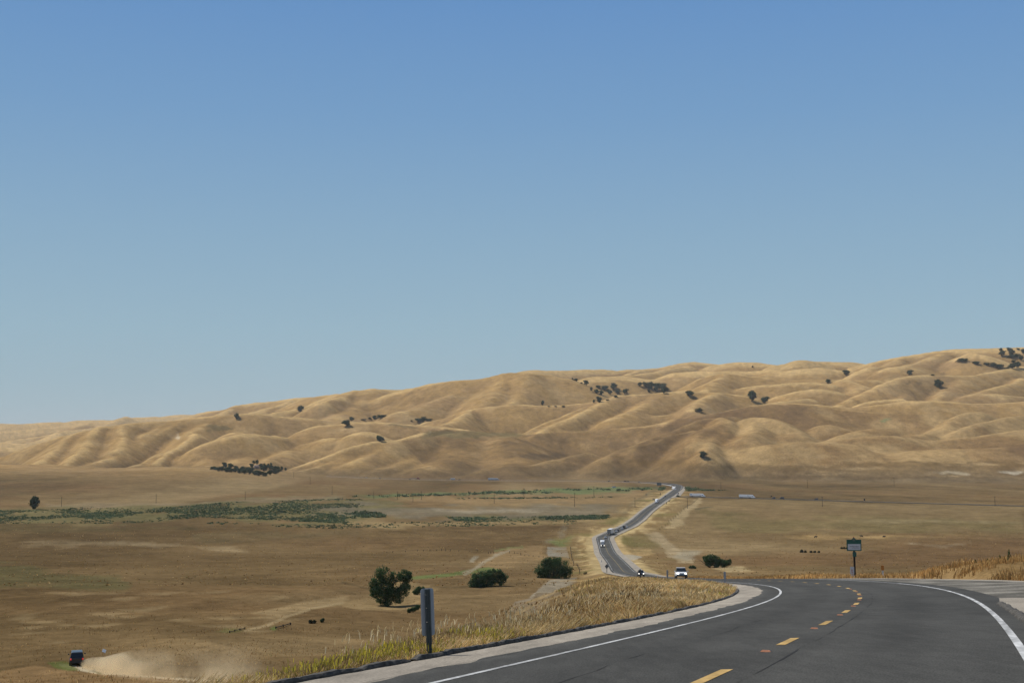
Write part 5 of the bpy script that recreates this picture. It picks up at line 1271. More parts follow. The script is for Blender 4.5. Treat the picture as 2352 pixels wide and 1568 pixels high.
def make_semi(label, cab_mat, trailer='box', lamp=None, name='semi_truck', cat='semi truck'):
    r = empty(name, (0, 0, 0), 0, label, cat)
    def sec(x, hw, z0, z1): return [(x, -hw, z0), (x, -hw, z1 - .15), (x, -hw * .82, z1), (x, hw * .82, z1), (x, hw, z1 - .15), (x, hw, z0)]
    child('hood', loft_mesh('hood', [sec(0, .62, .62, 1.55), sec(-.25, .86, .55, 1.78), (sec(-1.9, 1.0, .6, 2.0))], cab_mat, .04, True), r)
    child('cab', loft_mesh('cab', [sec(-1.85, 1.08, .62, 1.98), sec(-2.45, 1.14, .62, 2.92), sec(-3.5, 1.18, .62, 3.0)], cab_mat, .04), r)
    child('windshield', loft_mesh('windshield', [[(-1.88, -1.0, 2.02), (-1.88, 1.0, 2.02), (-1.95, 1.0, 2.02), (-1.95, -1.0, 2.02)], [(-2.42, -1.02, 2.86), (-2.42, 1.02, 2.86), (-2.52, 1.02, 2.86), (-2.52, -1.02, 2.86)]], M_GLASS), r)
    for sy in (-1, 1): slab('side_window', [(-2.95, sy * 1.165, 2.35, .75, .04, .6)], M_GLASS, r)
    child('sleeper', loft_mesh('sleeper', [sec(-2.55, .95, 2.9, 3.12), sec(-3.3, 1.18, 2.6, 3.75), sec(-3.6, 1.22, .7, 3.9), sec(-5.2, 1.24, .7, 4.0)], cab_mat, .04), r)
    slab('grille', [(.02, 0, 1.12, .06, .72, .75)], M_TRIM, r, .01)
    slab('bumper', [(.05, 0, .52, .25, 2.3, .36)], M_CHROME, r, .04)
    for sy in (-1, 1):
        slab('headlight', [(-.12, sy * .86, 1.0, .14, .28, .26)], lamp or M_LAMP, r, .02)
        slab('fender', [(-1.0, sy * 1.08, .98, 1.3, .32, .12), (-.45, sy * 1.08, .82, .18, .32, .36)], cab_mat, r, .04)
        slab('mirror', [(-2.15, sy * 1.42, 2.3, .12, .16, .55)], M_TRIM, r, .02)
        slab('fuel_tank', [(-3.8, sy * 1.0, .72, 1.5, .5, .55)], M_CHROME, r, .1)
    slab('frame', [(-5.4, 0, .88, 4.6, .9, .18)], M_TRIM, r)
    wm, rm = wheel_mesh(.52, .3), rim_mesh(.52, .3)
    xs_ = [-1.0, -5.9, -7.2]
    if trailer == 'box':
        slab('trailer', [(-13.1, 0, 2.62, 14.6, 2.6, 2.86)], M_TRAILER, r, .03)
        slab('trailer_door', [(-20.425, -.65, 2.62, .05, 1.24, 2.66), (-20.425, .65, 2.62, .05, 1.24, 2.66)], M_TRBACK, r)
        slab('side_skirt', [(-12.2, -1.2, .85, 6.5, .04, .62), (-12.2, 1.2, .85, 6.5, .04, .62)], M_TRBACK, r)
        slab('underframe', [(-13.4, 0, 1.08, 13.6, 1.1, .2)], M_TRIM, r)
        xs_ += [-17.6, -18.9]
    elif trailer == 'flat':
        slab('flatbed', [(-12.6, 0, 1.32, 13.4, 2.5, .22)], M_GREY if 'M_GREY' in globals() else M_STEEL, r, .02)
        slab('load', [(-12.9, 0, 1.72, 11.6, 2.1, .5)], M_STEEL, r, .03)
        xs_ += [-17.2, -18.5]
    for x in xs_:
        for sy in (-1, 1):
            w = child('wheel', wm, r); w.location = (x, sy * 1.05, .52); child('rim', rm, w)
    return r
def on_road(r, s, off, toward=True, lift=.012):
    p = road_pt(s, off, lift); h = float(road_h(s))
    pitch = math.atan(float(np.interp(s + 2, RQ, RZ) - np.interp(s - 2, RQ, RZ)) / 4 * math.cos(h))
    r.location = p
    fwd = Vector((math.sin(h), math.cos(h), math.tan(pitch)))
    if toward: fwd = -fwd
    r.rotation_euler = fwd.to_track_quat('X', 'Z').to_euler()
    r.scale = (1, 1, 1)
def s_of(u, v, off):        # the station on the road seen at frame pixel row v
    ss = np.arange(420, 1860, 1.0)
    P = np.array([road_pt(s, off) for s in ss]); pu, pv = project(P[:, 0], P[:, 1], P[:, 2])
    return float(ss[np.argmin(np.abs(pu - u) * .35 + np.abs(pv - v))])
def on_far(r, u, D, head, lift=0.0):
    p = at(u, 1100, D); r.location = (p[0], p[1], ground_z(p[0], p[1]) + lift); r.rotation_euler = (0, 0, head)
def on_path(r, pts, u, off, rev=False, lift=.5, zmin=None):   # on a far ribbon, by frame column
    pts = np.asarray(pts); pu = 1176 + F * pts[:, 0] / pts[:, 1]
    i = int(np.argmin(np.abs(pu - u))); j = min(i + 1, len(pts) - 1); k = max(i - 1, 0)
    t = pts[j, :2] - pts[k, :2]; t = t / np.linalg.norm(t); n = np.array([t[1], -t[0]])
    q = pts[i, :2] + n * off
    q = q + t * 0
    z = ground_z(q[0], q[1]) + lift
    r.location = (q[0], q[1], z if zmin is None else max(z, zmin))
    f = -t if rev else t
    r.rotation_euler = (0, 0, math.atan2(f[1], f[0]))

v = make_car('suv', P_WHITE, 'white sport utility vehicle with glowing headlights climbing towards the bend', 'suv', lamp=M_LAMPON); on_road(v, 212, -1.8)
v.name = 'suv'
v = make_car('suv', P_NAVY, 'dark sport utility vehicle with lit headlights just above the grass knoll', 'suv', lamp=M_LAMPON); on_road(v, 368, -1.8)
semi = make_semi('grey tractor unit with white roof and lit headlights near the road bend', P_GREY, None, lamp=M_LAMPON, name='tractor_unit', cat='truck')
for ch in semi.children:
    if ch.name.startswith('sleeper'): ch.data.materials[0] = P_WHITE
on_road(semi, s_of(1382.5, 1256, -1.8), -1.8)
car0 = make_car('sedan', P_SILVER, 'small silver car following close behind the grey box trailer', 'car', detail=False); on_road(car0, s_of(1390.5, 1235.5, 1.8), 1.8, False)
bx = make_semi('big rig seen from behind, grey trailer doors, entering the bend', P_WHITE, 'box'); on_road(bx, s_of(1395, 1228.5, 1.8) + 20, 1.8, False)
GCAR = 'cars on the valley highway'
def mini(kind, m, label, cat='car', lamp=None):
    c = make_car(kind, m, label, cat, detail=False, lamp=lamp, group=GCAR); return c
for (x, y, kind, m, l, cat, off, tow) in [((680), 215, 'sedan', P_SILVER, 'pale silver car first in line ahead of the grey trailer', 'car', 1.8, False), (758, 190, 'sedan', P_NAVY, 'dark blue car second in line ahead of the grey trailer', 'car', 1.8, False),
                                          (858, 140, 'sedan', P_SILVER, 'silver car third in line ahead of the grey trailer', 'car', 1.8, False), (965, 112, 'van', P_BLACK, 'tall black van fourth in line ahead of the grey trailer', 'van', 1.8, False), (1100, 90, 'sedan', P_WHITE, 'white and blue car last in line, right of the black van', 'car', 1.8, False)]:
    u, v = ZA(x, y); c = mini(kind, m, l, cat); on_road(c, s_of(u, v, off), off, tow)
wt = make_semi('white semi truck driving towards the camera on the straight', P_WHITE, 'box'); u, v = ZB(745, 668); on_road(wt, s_of(u, v, -1.8), -1.8)
for (x, y, kind, m, l, off, tow) in [(865, 530, 'sedan', P_GREY, 'dark car right behind the white semi truck on the straight', -1.8, True), (912, 492, 'suv', P_BLACK, 'black vehicle second behind the white semi truck', -1.8, True), (1183, 295, 'sedan', P_WHITE, 'white car before the far bend, nearer of two', -1.8, True), (1275, 232, 'sedan', P_WHITE, 'white car before the far bend, farther of two', -1.8, True)]:
    u, v = ZB(x, y); c = mini(kind, m, l, 'suv' if kind == 'suv' else 'car'); on_road(c, s_of(u, v, off), off, tow)
FPT = PC[len(_ss):]
fz = -60.6
for u, kind, m, l, off, rev in [(1461, 'sedan', P_WHITE, 'tiny white car on the far highway just left of the dark sign board', 2, False), (1446, 'suv', P_BLACK, 'tiny black vehicle on the far highway, left of the white car', -2, True), (1428, 'van', P_DKRED, 'tiny maroon van on the far highway', 2, False), (1394, 'sedan', P_SILVER, 'tiny silver car on the far highway above the white van', 2, False),
                                (840, 'sedan', P_WHITE, 'tiny white car farthest left on the far highway', 2, True), (875, 'sedan', P_SILVER, 'tiny pale car left of the red truck on the far highway', 2, True)]:
    c = mini(kind, m, l, {'suv': 'suv', 'van': 'van'}.get(kind, 'car')); on_path(c, FPT, u, off, rev, .42)
fs_ = make_semi('white semi truck with long grey trailer on the far highway', P_WHITE, 'box'); on_path(fs_, FPT, 1140, 2, True, .42)
rt = make_semi('red truck pulling a flat trailer on the far highway', P_RED, 'flat'); on_path(rt, FPT, 968, 2, True, .42)
# white travel trailer pulled by a dark pickup
tt = empty('travel_trailer', (0, 0, 0), 0, 'white travel trailer on the far highway behind a dark pickup', 'trailer')
child('body', loft_mesh('body', [[(x, -1.2, z0), (x, -1.2, z1), (x, 1.2, z1), (x, 1.2, z0)] for x, z0, z1 in [(-4.2, 1.0, 2.7), (-4.0, .6, 3.1), (3.2, .6, 3.1), (4.0, .9, 2.5)]], P_WHITE, .08, True), tt)
slab('window', [(-1.5, -1.215, 2.2, 1.2, .04, .5), (1.6, -1.215, 2.2, 1.2, .04, .5)], M_GLASS, tt)
wm_ = wheel_mesh(.36, .22)
for x in (-.6, .3):
    for sy in (-1, 1):
        w = child('wheel', wm_, tt); w.location = (x, sy * 1.05, .36)
slab('tow_bar', [(4.6, 0, .62, 1.4, .12, .1)], M_TRIM, tt)
on_path(tt, FPT, 1045, 2, True, .42)
pk = mini('pickup', P_NAVY, 'dark pickup towing the white travel trailer', 'pickup truck'); on_path(pk, FPT, 1053.5, 2, True, .42)
# white van parked in the field
wv = make_car('van', P_WHITE, 'white van standing in the field below the far highway', 'van', detail=False); p = hit(1411, 1120); wv.location = p; wv.rotation_euler = (0, 0, .1); wv.scale = (1.25, 1.25, 1.1)
# trucks on the side road
sa = make_semi('white semi truck nearer the junction, blue patch on its trailer', P_WHITE, 'box'); on_path(sa, SIDE, 1628, 2.5, False, .46)
slab('decal', [(-18.6, -1.315, 2.9, 1.5, .02, 1.3)], M_BLUE, sa)
sb = make_semi('white semi truck farther right on the side road', P_WHITE, 'box'); on_path(sb, SIDE, 1724, 2.5, False, .46)
slab('decal', [(-8.6, -1.315, 2.9, 1.3, .02, 1.1)], M_STEEL, sb)
for u, kind, m, l in [(1776, 'suv', P_NAVY, 'dark vehicle on the side road, first right of the trucks'), (1796, 'van', P_BLACK, 'tall dark van on the side road, second right of the trucks'), (1860, 'suv', P_BLACK, 'black vehicle on the side road, last before the empty stretch')]:
    c = mini(kind, m, l, 'van' if kind == 'van' else 'suv'); on_path(c, SIDE, u, -2.3, True, .46)
# the car raising dust on the dirt track
dc = make_car('suv', P_BLACK, 'black off road vehicle with red tail lights raising dust on the dirt track', 'suv'); p = hit(176, 1523, 60)
h_ = math.atan2(1.0, -.75); dc.location = (p[0], p[1], p[2]); dc.rotation_euler = (0, 0, math.atan2(.95, -.32)); dc.scale = (.92, .92, .9)
DUSTP = p

# ------------------------------------------------------------------ roadside things
M_WOOD = principled('weathered_wood', (.05, .04, .032), .95, var=.3, scale=8, spec=.1); M_POST = principled('dark_green_post', (.085, .098, .09), .7, var=.2, scale=12)
M_ALU = principled('sign_back_aluminium', (.40, .43, .46), .5, .25, var=.06, scale=4); M_GREEN = principled('green_sign_sheet', (.012, .105, .07), .45, var=.06)
M_SIGNW = principled('white_sign_sheet', (.62, .62, .60), .5, var=.04); M_DARKTXT = principled('dark_lettering', (.09, .08, .08), .6); M_ORANGE = principled('orange_cap', (.52, .20, .03), .55, var=.1)
M_REDM = principled('red_marks', (.42, .08, .05), .5); M_YSIGN = principled('sign_back_grey', (.16, .165, .16), .6, var=.1)
def plate(w, h, r=.03, t=.004, n=5):   # rounded upright plate in the xz plane, base at z = 0
    o = []
    for cx_, cz_, a0 in [(w / 2 - r, r, -90), (w / 2 - r, h - r, 0), (-w / 2 + r, h - r, 90), (-w / 2 + r, r, 180)]:
        for k in range(n + 1):
            a = math.radians(a0 + 90 * k / n); o.append((cx_ + r * math.cos(a), cz_ + r * math.sin(a)))
    return [[(x, -t / 2, z) for x, z in o], [(x, t / 2, z) for x, z in o]]
def px_m(u, v, D): return D / F
# near marker post
p = hit(987, 1513.5, 12); D = p[1]; m = D / F
r = empty('marker_post', (p[0], p[1], p[2] - .05), -math.atan2(p[0], p[1]), 'near steel marker post with the grey back of a tall narrow plate', 'marker post')
r.rotation_euler = (R(2), R(-2.7), -math.atan2(p[0], p[1]) + R(9))
hp = 158 * m + .05; pw = .075
slab('post', [(0, .0, hp / 2, .016, .05, hp), (-pw / 2, -.022, hp / 2, .030, .006, hp), (pw / 2, -.022, hp / 2, .030, .006, hp), (-pw / 4 - .008, -.01, hp / 2, .006, .03, hp), (pw / 4 + .008, -.01, hp / 2, .006, .03, hp), (0, -.008, hp / 2, pw * .7, .006, hp)], M_POST, r)
pl = child('plate', loft_mesh('plate', plate(30 * m, 106 * m, .05), M_ALU), r); pl.location = (0, .032, hp - 105 * m)
for k in (12, 42, 73):
    slab('bolt', [(-.03, -.030, hp - k * m, .022, .012, .012)], M_CHROME, r)
def post(name, u, v, h_px, w_px, material, label, cat, D=None, cap=None, group=None, panel=None):
    q = at(u, v, D) if D else hit(u, v, 10)
    z = ground_z(q[0], q[1]); D_ = q[1]; m = D_ / F
    r = empty(name, (q[0], q[1], z - .05), -math.atan2(q[0], q[1]), label, cat, group)
    h = q[2] + h_px * m - z if D else h_px * m
    h = max(h, h_px * m * .6) + .05
    slab('post', [(0, 0, h / 2, w_px * m, .03, h), (0, .02, h / 2, w_px * m * .4, .02, h)], material, r)
    return r, h, m
post('delineator_post', 1665, 1345, 32, 5, M_STEEL, 'flat grey delineator post at the apex of the bend', 'marker post')
post('delineator_post', 1533, 1333, 24, 3.8, M_STEEL, 'thin grey delineator post left of the white sport utility vehicle', 'marker post', D=150)
post('delineator_post', 1470.5, 1329, 22, 3.4, M_TRIM, 'black delineator post just left of the dark sport utility vehicle', 'marker post', D=200)
post('delineator_post', *ZA(650, 1385), 9, 1.4, M_TRIM, 'tiny dark post on the left gravel shoulder past the warning sign', 'marker post')
post('delineator_post', *ZA(332, 1085), 6, 1.4, M_STEEL, 'tiny grey post on the left gravel shoulder above the warning sign', 'marker post')
r, h, m = post('delineator_post', 2028, 1330, 29, 3.6, M_SIGNW, 'white roadside post with an orange cap right of the green sign', 'marker post', D=118)
slab('cap', [(-.02, -.005, h - .12, 6.5 * m, .045, 11 * m)], M_ORANGE, r)
# small sign next to the green board
q = at(1958.5, 1331, 119); z = ground_z(q[0], q[1]); m = 119 / F
r = empty('small_sign', (q[0], q[1], z - .05), -math.atan2(q[0], q[1]), 'small white sign with faint red marks left of the green sign pole', 'sign')
top = (q[2] - z) + 47 * .607 * m + .05
slab('post', [(0, .02, top / 2, .06, .04, top)], M_WOOD, r)
pn = child('panel', loft_mesh('panel', plate(9 * m, 17 * m, .03), M_SIGNW), r); pn.location = (-.03, -.012, top - 16 * m)
slab('marking', [(-.03, -.0165, top - 6 * m, 4.5 * m, .003, .9 * m), (-.05, -.0165, top - 9 * m, .9 * m, .003, 6 * m), (.0, -.0165, top - 12 * m, .9 * m, .003, 4 * m)], M_REDM, r)
p2 = child('panel', loft_mesh('panel', plate(7 * m, 6 * m, .02), M_SIGNW), r); p2.location = (.0, -.012, top - 23.5 * m)
# green sponsor board
q = at(1964, 1330.5, 122); z = ground_z(q[0], q[1]); m = 122 / F
r = empty('sponsor_sign', (q[0], q[1], z - .1), -math.atan2(q[0], q[1]), 'green board sign with a white panel and round emblem on a brown wooden pole', 'sign')
r.rotation_euler = (0, R(-.6), -math.atan2(q[0], q[1]) + R(4))
top = (q[2] - z) + 96 * m + .1
pol = slab('pole', [(0, .06, (top - 6 * m) / 2, 4.4 * m, .12, top - 6 * m)], M_WOOD, r, .015)
b0 = top - 31.5 * m
bd = child('board', loft_mesh('board', plate(32.5 * m, 25.5 * m, .04, .012), M_GREEN), r); bd.location = (0, -.02, b0 + .2 * m)
wp = child('white_panel', loft_mesh('white_panel', plate(28 * m, 13.4 * m, .02, .006), M_SIGNW), bd); wp.location = (.3 * m, -.010, 2.2 * m)
tx = slab('lettering', [], M_DARKTXT, bd) if False else None
g = random.Random(4)
for row, x0, x1, hh in [(7.7, -9.5, 10.5, 1.3), (4.6, -5, 12, 1.0)]:      # two lines of illegible dark print, each one ragged strip
    n_ = 22; xs_ = [x0 + (x1 - x0) * k / n_ for k in range(n_ + 1)]
    up = [(x * m, -.0145, (2.2 + row + hh * g.uniform(.25, .6)) * m) for x in xs_]; dn = [(x * m, -.0145, (2.2 + row - hh * g.uniform(.25, .5)) * m) for x in xs_]
    np_mesh('lettering', up + dn, [(k, k + 1, n_ + 2 + k, n_ + 1 + k) for k in range(n_)], M_DARKTXT, False, bd)
bits = []
x = -11
while x < 11:
    w = g.uniform(.8, 1.3); bits.append(((x + w / 2) * m, -.0075, 18.4 * m, w * m, .002, 1.5 * m)); x += w + g.choice([.5, .5, 1.0])
M_FAINT = principled('faded_pale_lettering', (.05, .16, .12), .5)
slab('heading', bits, M_FAINT, bd)
def disc(name, rr, y, material, parent, loc):
    me = loft_mesh(name, [[(rr * math.cos(2 * math.pi * k / 28), yy, rr * math.sin(2 * math.pi * k / 28)) for k in range(28)] for yy in (-y / 2, y / 2)], material)
    o = child(name, me, parent); o.location = loc; return o
M_EMB = principled('emblem_green', (.05, .14, .11), .5, var=.2, scale=20)
em = disc('emblem', 4.2 * m, .02, M_EMB, r, (0, -.032, b0 + 25.6 * m))
disc('emblem_centre', 2.4 * m, .01, principled('emblem_gold', (.16, .16, .10), .5, var=.4, scale=30), em, (0, -.012, 0))
slab('finial', [(0, -.02, b0 + 30.6 * m, 2.2 * m, .03, 2.2 * m)], M_REDM, r, .005)
sp_ = child('plaque', loft_mesh('plaque', plate(8.4 * m, 11 * m, .03, .01), principled('plaque_green', (.02, .10, .075), .5)), r); sp_.location = (.6 * m, -.02, b0 - 13.2 * m)
slab('plaque_marking', [(.6 * m, -.027, b0 - 6.2 * m, 4.4 * m, .002, 1.2 * m), (.6 * m, -.027, b0 - 9.2 * m, 3.4 * m, .002, 2.2 * m)], M_FAINT, r)
# warning diamond seen from behind
u, v = ZA(478, 1375); q = hit(u, v, 100); m = q[1] / F
r = empty('warning_sign', (q[0], q[1], q[2] - .05), -math.atan2(q[0], q[1]), 'dark back of a diamond warning sign on the left shoulder of the highway', 'sign')
slab('post', [(0, 0, 10 * m, 1.3 * m, .08, 20.5 * m)], M_TRIM, r)
dm = child('panel', loft_mesh('panel', [[(0, yy, -5.6 * m), (4.9 * m, yy, 0), (0, yy, 5.6 * m), (-4.9 * m, yy, 0)] for yy in (.05, .07)], M_YSIGN), r); dm.location = (0, .0, 15.2 * m)
# small white marker on a post by the dirt track
q = hit(239, 1500, 60); m = q[1] / F
r = empty('small_sign', (q[0], q[1], q[2] - .05), -math.atan2(q[0], q[1]), 'small tilted white plate on a stake above the dirt track', 'sign')
slab('post', [(0, 0, 3.5 * m, 1.0 * m, .05, 8 * m)], M_WOOD, r)
o = slab('panel', [(0, -.03, 7.0 * m, 8 * m, .03, 9 * m, Matrix.Rotation(R(24), 4, 'Y') @ Matrix.Rotation(R(-50), 4, 'X'))], M_SIGNW, r, .005)
# far boards
def board(u, v, w, h, gap, label, legs=2, material=None, name='sign_board'):
    q = hit(u, v, 300); m = q[1] / F
    r = empty(name, (q[0], q[1], q[2] - .1), -math.atan2(q[0], q[1]), label, 'sign')
    slab('panel', [(0, -.1, (gap + h / 2) * m, w * m, .12, h * m)], material or M_YSIGN, r)
    for k in ([-.3, .3] if legs == 2 else [0]): slab('post', [(k * w * m, .05, (gap + h) / 2 * m, .3, .2, (gap + h) * m)], M_TRIM, r)
    return r
board(*ZB(768, 205), 10.2, 6.6, 3.2, 'large dark sign board back at the far bend of the highway')
board(*ZB(613, 600), 5.6, 3.0, 2.0, 'small dark sign board in the field left of the white semi truck')
board(*ZB(1050, 625), 3.2, 1.5, 1.6, 'small dark road sign right of the straight, above a dark post', 1)
board(*ZB(400, 445), 4.4, 1.2, 1.6, 'thin dark sign at the edge of the scrub left of the highway', 1)
board(Z3(617, 1150)[0], 1141, 3.4, 2.2, .8, 'dark box shaped board in the field above the side road', 2, M_TRIM)
post('marker_post', *ZB(975, 695), 5, 1.2, M_TRIM, 'dark post on the right shoulder opposite the white semi truck', 'marker post')
post('marker_post', *ZB(800, 440), 5.5, 1.2, M_TRIM, 'dark post on the left verge above the black vehicle', 'marker post')
post('marker_post', Z3(1256, 1174)[0], 1149, 4, 3.4, M_TRIM, 'dark stump like post beside the empty stretch of the side road', 'marker post')
# junction sign: white disc and brown panel on a pole
q = hit(*ZB(1300, 470), 300); m = q[1] / F
r = empty('junction_sign', (q[0], q[1], q[2] - .1), -math.atan2(q[0], q[1]), 'junction sign with a white and a brown face where the side road leaves', 'sign')
slab('pole', [(0, 0, 3.6 * m, .3, .2, 7.4 * m)], M_TRIM, r)
disc('white_face', 1.5 * m, .1, M_SIGNW, r, (-1.6 * m, -.2, 5.4 * m)); slab('brown_face', [(.8 * m, -.2, 6.4 * m, 2.2 * m, .1, 2.8 * m)], M_DKR if 'M_DKR' in globals() else M_WOOD, r)
near_tree('B', 1300, 482, [(1270, 474, 14, 0), (1300, 470, 16, 0), (1330, 474, 12, 0)], 160, 1.2, 'low green shrub at the foot of the junction sign', 'shrub', 'shrub', seed=61, rmin=300)

# utility poles
def pole(u, vt, vb, label):
    q = hit(u, vb, 300)
    if q is None: return print('pole', label)
    m = q[1] / F; h = (vb - vt) * m
    r = empty('utility_pole', (q[0], q[1], q[2] - .2), random.uniform(-.5, .5), label, 'utility pole', 'wooden utility poles across the valley')
    me = loft_mesh('pole', [[(rr * math.cos(2 * math.pi * k / 8), rr * math.sin(2 * math.pi * k / 8), z) for k in range(8)] for rr, z in ((.24, 0), (.15, h))], M_WOOD)
    child('pole', me, r)
    if h > 9: slab('crossarm', [(0, 0, h * .94, 2.6, .16, .18)], M_WOOD, r)
PL = [(1, 422, 1150, 1215, 'utility pole right of the tall lone tree at far left'), (1, 1072, 1130, 1195, 'utility pole at the edge of the green scrub, second from left'), (1, 1684, 1110, 1170, 'utility pole below the ranch grove at the scrub edge'), (1, 2017, 975, 1018, 'small utility pole right of the ranch grove'), (1, 2130, 1012, 1065, 'utility pole right of and below the ranch grove, on the brown slope'), (1, 2281, 1075, 1135, 'utility pole on the brown slope left of the far red truck'),
      (2, 215, 1110, 1160, 'utility pole under the far red truck, left one of two'), (2, 377, 1110, 1170, 'utility pole under the far red truck, right one'), (2, 543, 1110, 1170, 'utility pole at the thin green strip below the travel trailer'), (2, 485, 1150, 1185, 'short pole just left of the pole below the travel trailer'), (2, 1043, 1115, 1195, 'utility pole below the far white semi truck, crossing the green strip'), (2, 1247, 1090, 1155, 'utility pole on the green strip right of the far white semi truck'),
      (2, 1595, 1120, 1217, 'tallest utility pole in the middle field above the pale band'), (2, 1728, 1075, 1150, 'utility pole on the green strip left of the white van'), (2, 2010, 1155, 1222, 'dark thick utility pole beside the bare strip left of the highway'),
      (3, 270, 1048, 1100, 'utility pole above the side road trucks'), (3, 865, 1030, 1087, 'utility pole in the right field above the empty side road'), (3, 1460, 1018, 1075, 'utility pole farthest right in the upper right field'), (3, 967, 1148, 1218, 'utility pole below the side road in the right field'), (3, 2153, 1145, 1210, 'utility pole by the side road near the right edge'), (3, 40, 1155, 1230, 'thin utility pole at the pale track right of the highway')]
for t, x, y0, y1, l in PL:
    u, vb = ZT[t](x, y1); pole(u, ZT[t](x, y0)[1], vb, l)

# fences
def fence(pts, t, hpx, label, name='wire_fence', wire=True, wpx=3.6):
    Q = [hit(*ZT[t](x, y), 60) for x, y in pts]
    o0 = Q[0]; r = empty(name, tuple(o0), 0, label, 'fence')
    for (x, y), q in zip(pts, Q):
        m = ZS[t] * q[1] / F; h = (hpx if not isinstance(hpx, dict) else hpx.get(x, hpx[0])) * m; w = wpx * m * .8
        slab('post', [(q[0] - o0[0], q[1] - o0[1], q[2] - o0[2] + h / 2 - .1, w, w, h + .2)], M_WOOD, r)
    if wire:
        bits = []
        for a, b in zip(Q[:-1], Q[1:]):
            d = Vector(b - a); L = d.length
            for hh in (.45, .95): bits.append(((a[0] + b[0]) / 2 - o0[0], (a[1] + b[1]) / 2 - o0[1], (a[2] + b[2]) / 2 - o0[2] + hh, L, .02, .02, d.to_track_quat('X', 'Z').to_matrix().to_4x4()))
        slab('wire', bits, M_TRIM, r)
    return r
fence([(305, 357), (345, 356), (433, 352), (515, 347), (557, 347), (602, 345), (648, 345), (682, 345), (710, 346), (742, 347), (800, 349), (926, 349)], 5, {0: 10, 682: 15, 710: 20, 742: 15, 926: 15}, 'old fence of dark wooden posts left of the pale gravel track')
fence([(1003, 362), (1020, 362), (1037, 362)], 5, 14, 'short post and rail gate piece beside the gravel track', name='gate', wire=False)
fence([(1148, 360), (1182, 362), (1200, 364), (1225, 374), (1253, 378), (1282, 381), (1310, 384), (1350, 388), (1380, 390), (1410, 392), (1450, 396), (1500, 398), (1560, 398)], 5, {0: 9, 1148: 15, 1182: 14, 1225: 18}, 'fence of short wooden posts running from the track to the round bush')
fence([(1568, 330), (1569, 345), (1571, 360), (1573, 378), (1576, 394), (1582, 412), (1588, 430), (1590, 444)], 5, 16, 'dark fence line climbing beside the gravel patch', wpx=4)
fence([(1612, 446), (1618, 456), (1625, 470), (1629, 485), (1631, 500)], 5, 15, 'dark curved fence line right of the round bush', wpx=5)
def barrier(pts, t, h, label):
    Q = [hit(*ZT[t](x, y), 40) for x, y in pts]; o0 = Q[0]; m = ZS[t] * o0[1] / F
    r = empty('wooden_barrier', tuple(o0), 0, label, 'barrier')
    for q in Q: slab('post', [(q[0] - o0[0], q[1] - o0[1], q[2] - o0[2] + h * m / 2, .16, .16, h * m + .2)], M_WOOD, r)
    a, b = Q[0], Q[-1]; d = Vector(b - a)
    slab('rail', [((a[0] + b[0]) / 2 - o0[0], (a[1] + b[1]) / 2 - o0[1], (a[2] + b[2]) / 2 - o0[2] + h * m * .75, d.length + .4, .12, h * m * .42, d.to_track_quat('X', 'Z').to_matrix().to_4x4())], M_WOOD, r)
barrier([(1578, 906), (1612, 897), (1648, 888), (1682, 880)], 4, 9, 'low dark wooden rail left of the dirt track crossing')
barrier([(1895, 878), (1945, 864), (1995, 850)], 4, 11, 'low dark wooden rail right of the dirt track crossing')

# ranch house
u, v = ZG(1340, 385); q = hit(u, v, 800); m = q[1] / F
r = empty('ranch_house', tuple(q), -math.atan2(q[0], q[1]) + .2, 'small pale house among the trees of the ranch grove', 'house')
W_, H_ = 120 * ZS['G'] * m, 40 * ZS['G'] * m
M_WALL = principled('pale_house_wall', (.42, .33, .26), .9, var=.08); M_ROOF = principled('house_roof', (.20, .14, .12), .9, var=.15)
slab('wall', [(0, 0, H_ / 2 + .5, W_, 6, H_ + 1)], M_WALL, r)
child('roof', loft_mesh('roof', [[(-W_ / 2 - .4, -3.6, H_ + 1), (-W_ / 2 - .4, 3.6, H_ + 1), (-W_ / 2 + .6, 0, H_ + 2.6)], [(W_ / 2 + .4, -3.6, H_ + 1), (W_ / 2 + .4, 3.6, H_ + 1), (W_ / 2 - .6, 0, H_ + 2.6)]], M_ROOF), r)
for k in (-.3, .28): slab('window', [(k * W_, -3.02, H_ * .55 + .5, 1.4, .06, 1.2)], M_GLASS, r)
slab('door', [(0, -3.02, 1.0, 1.0, .06, 2.0)], M_WOOD, r)

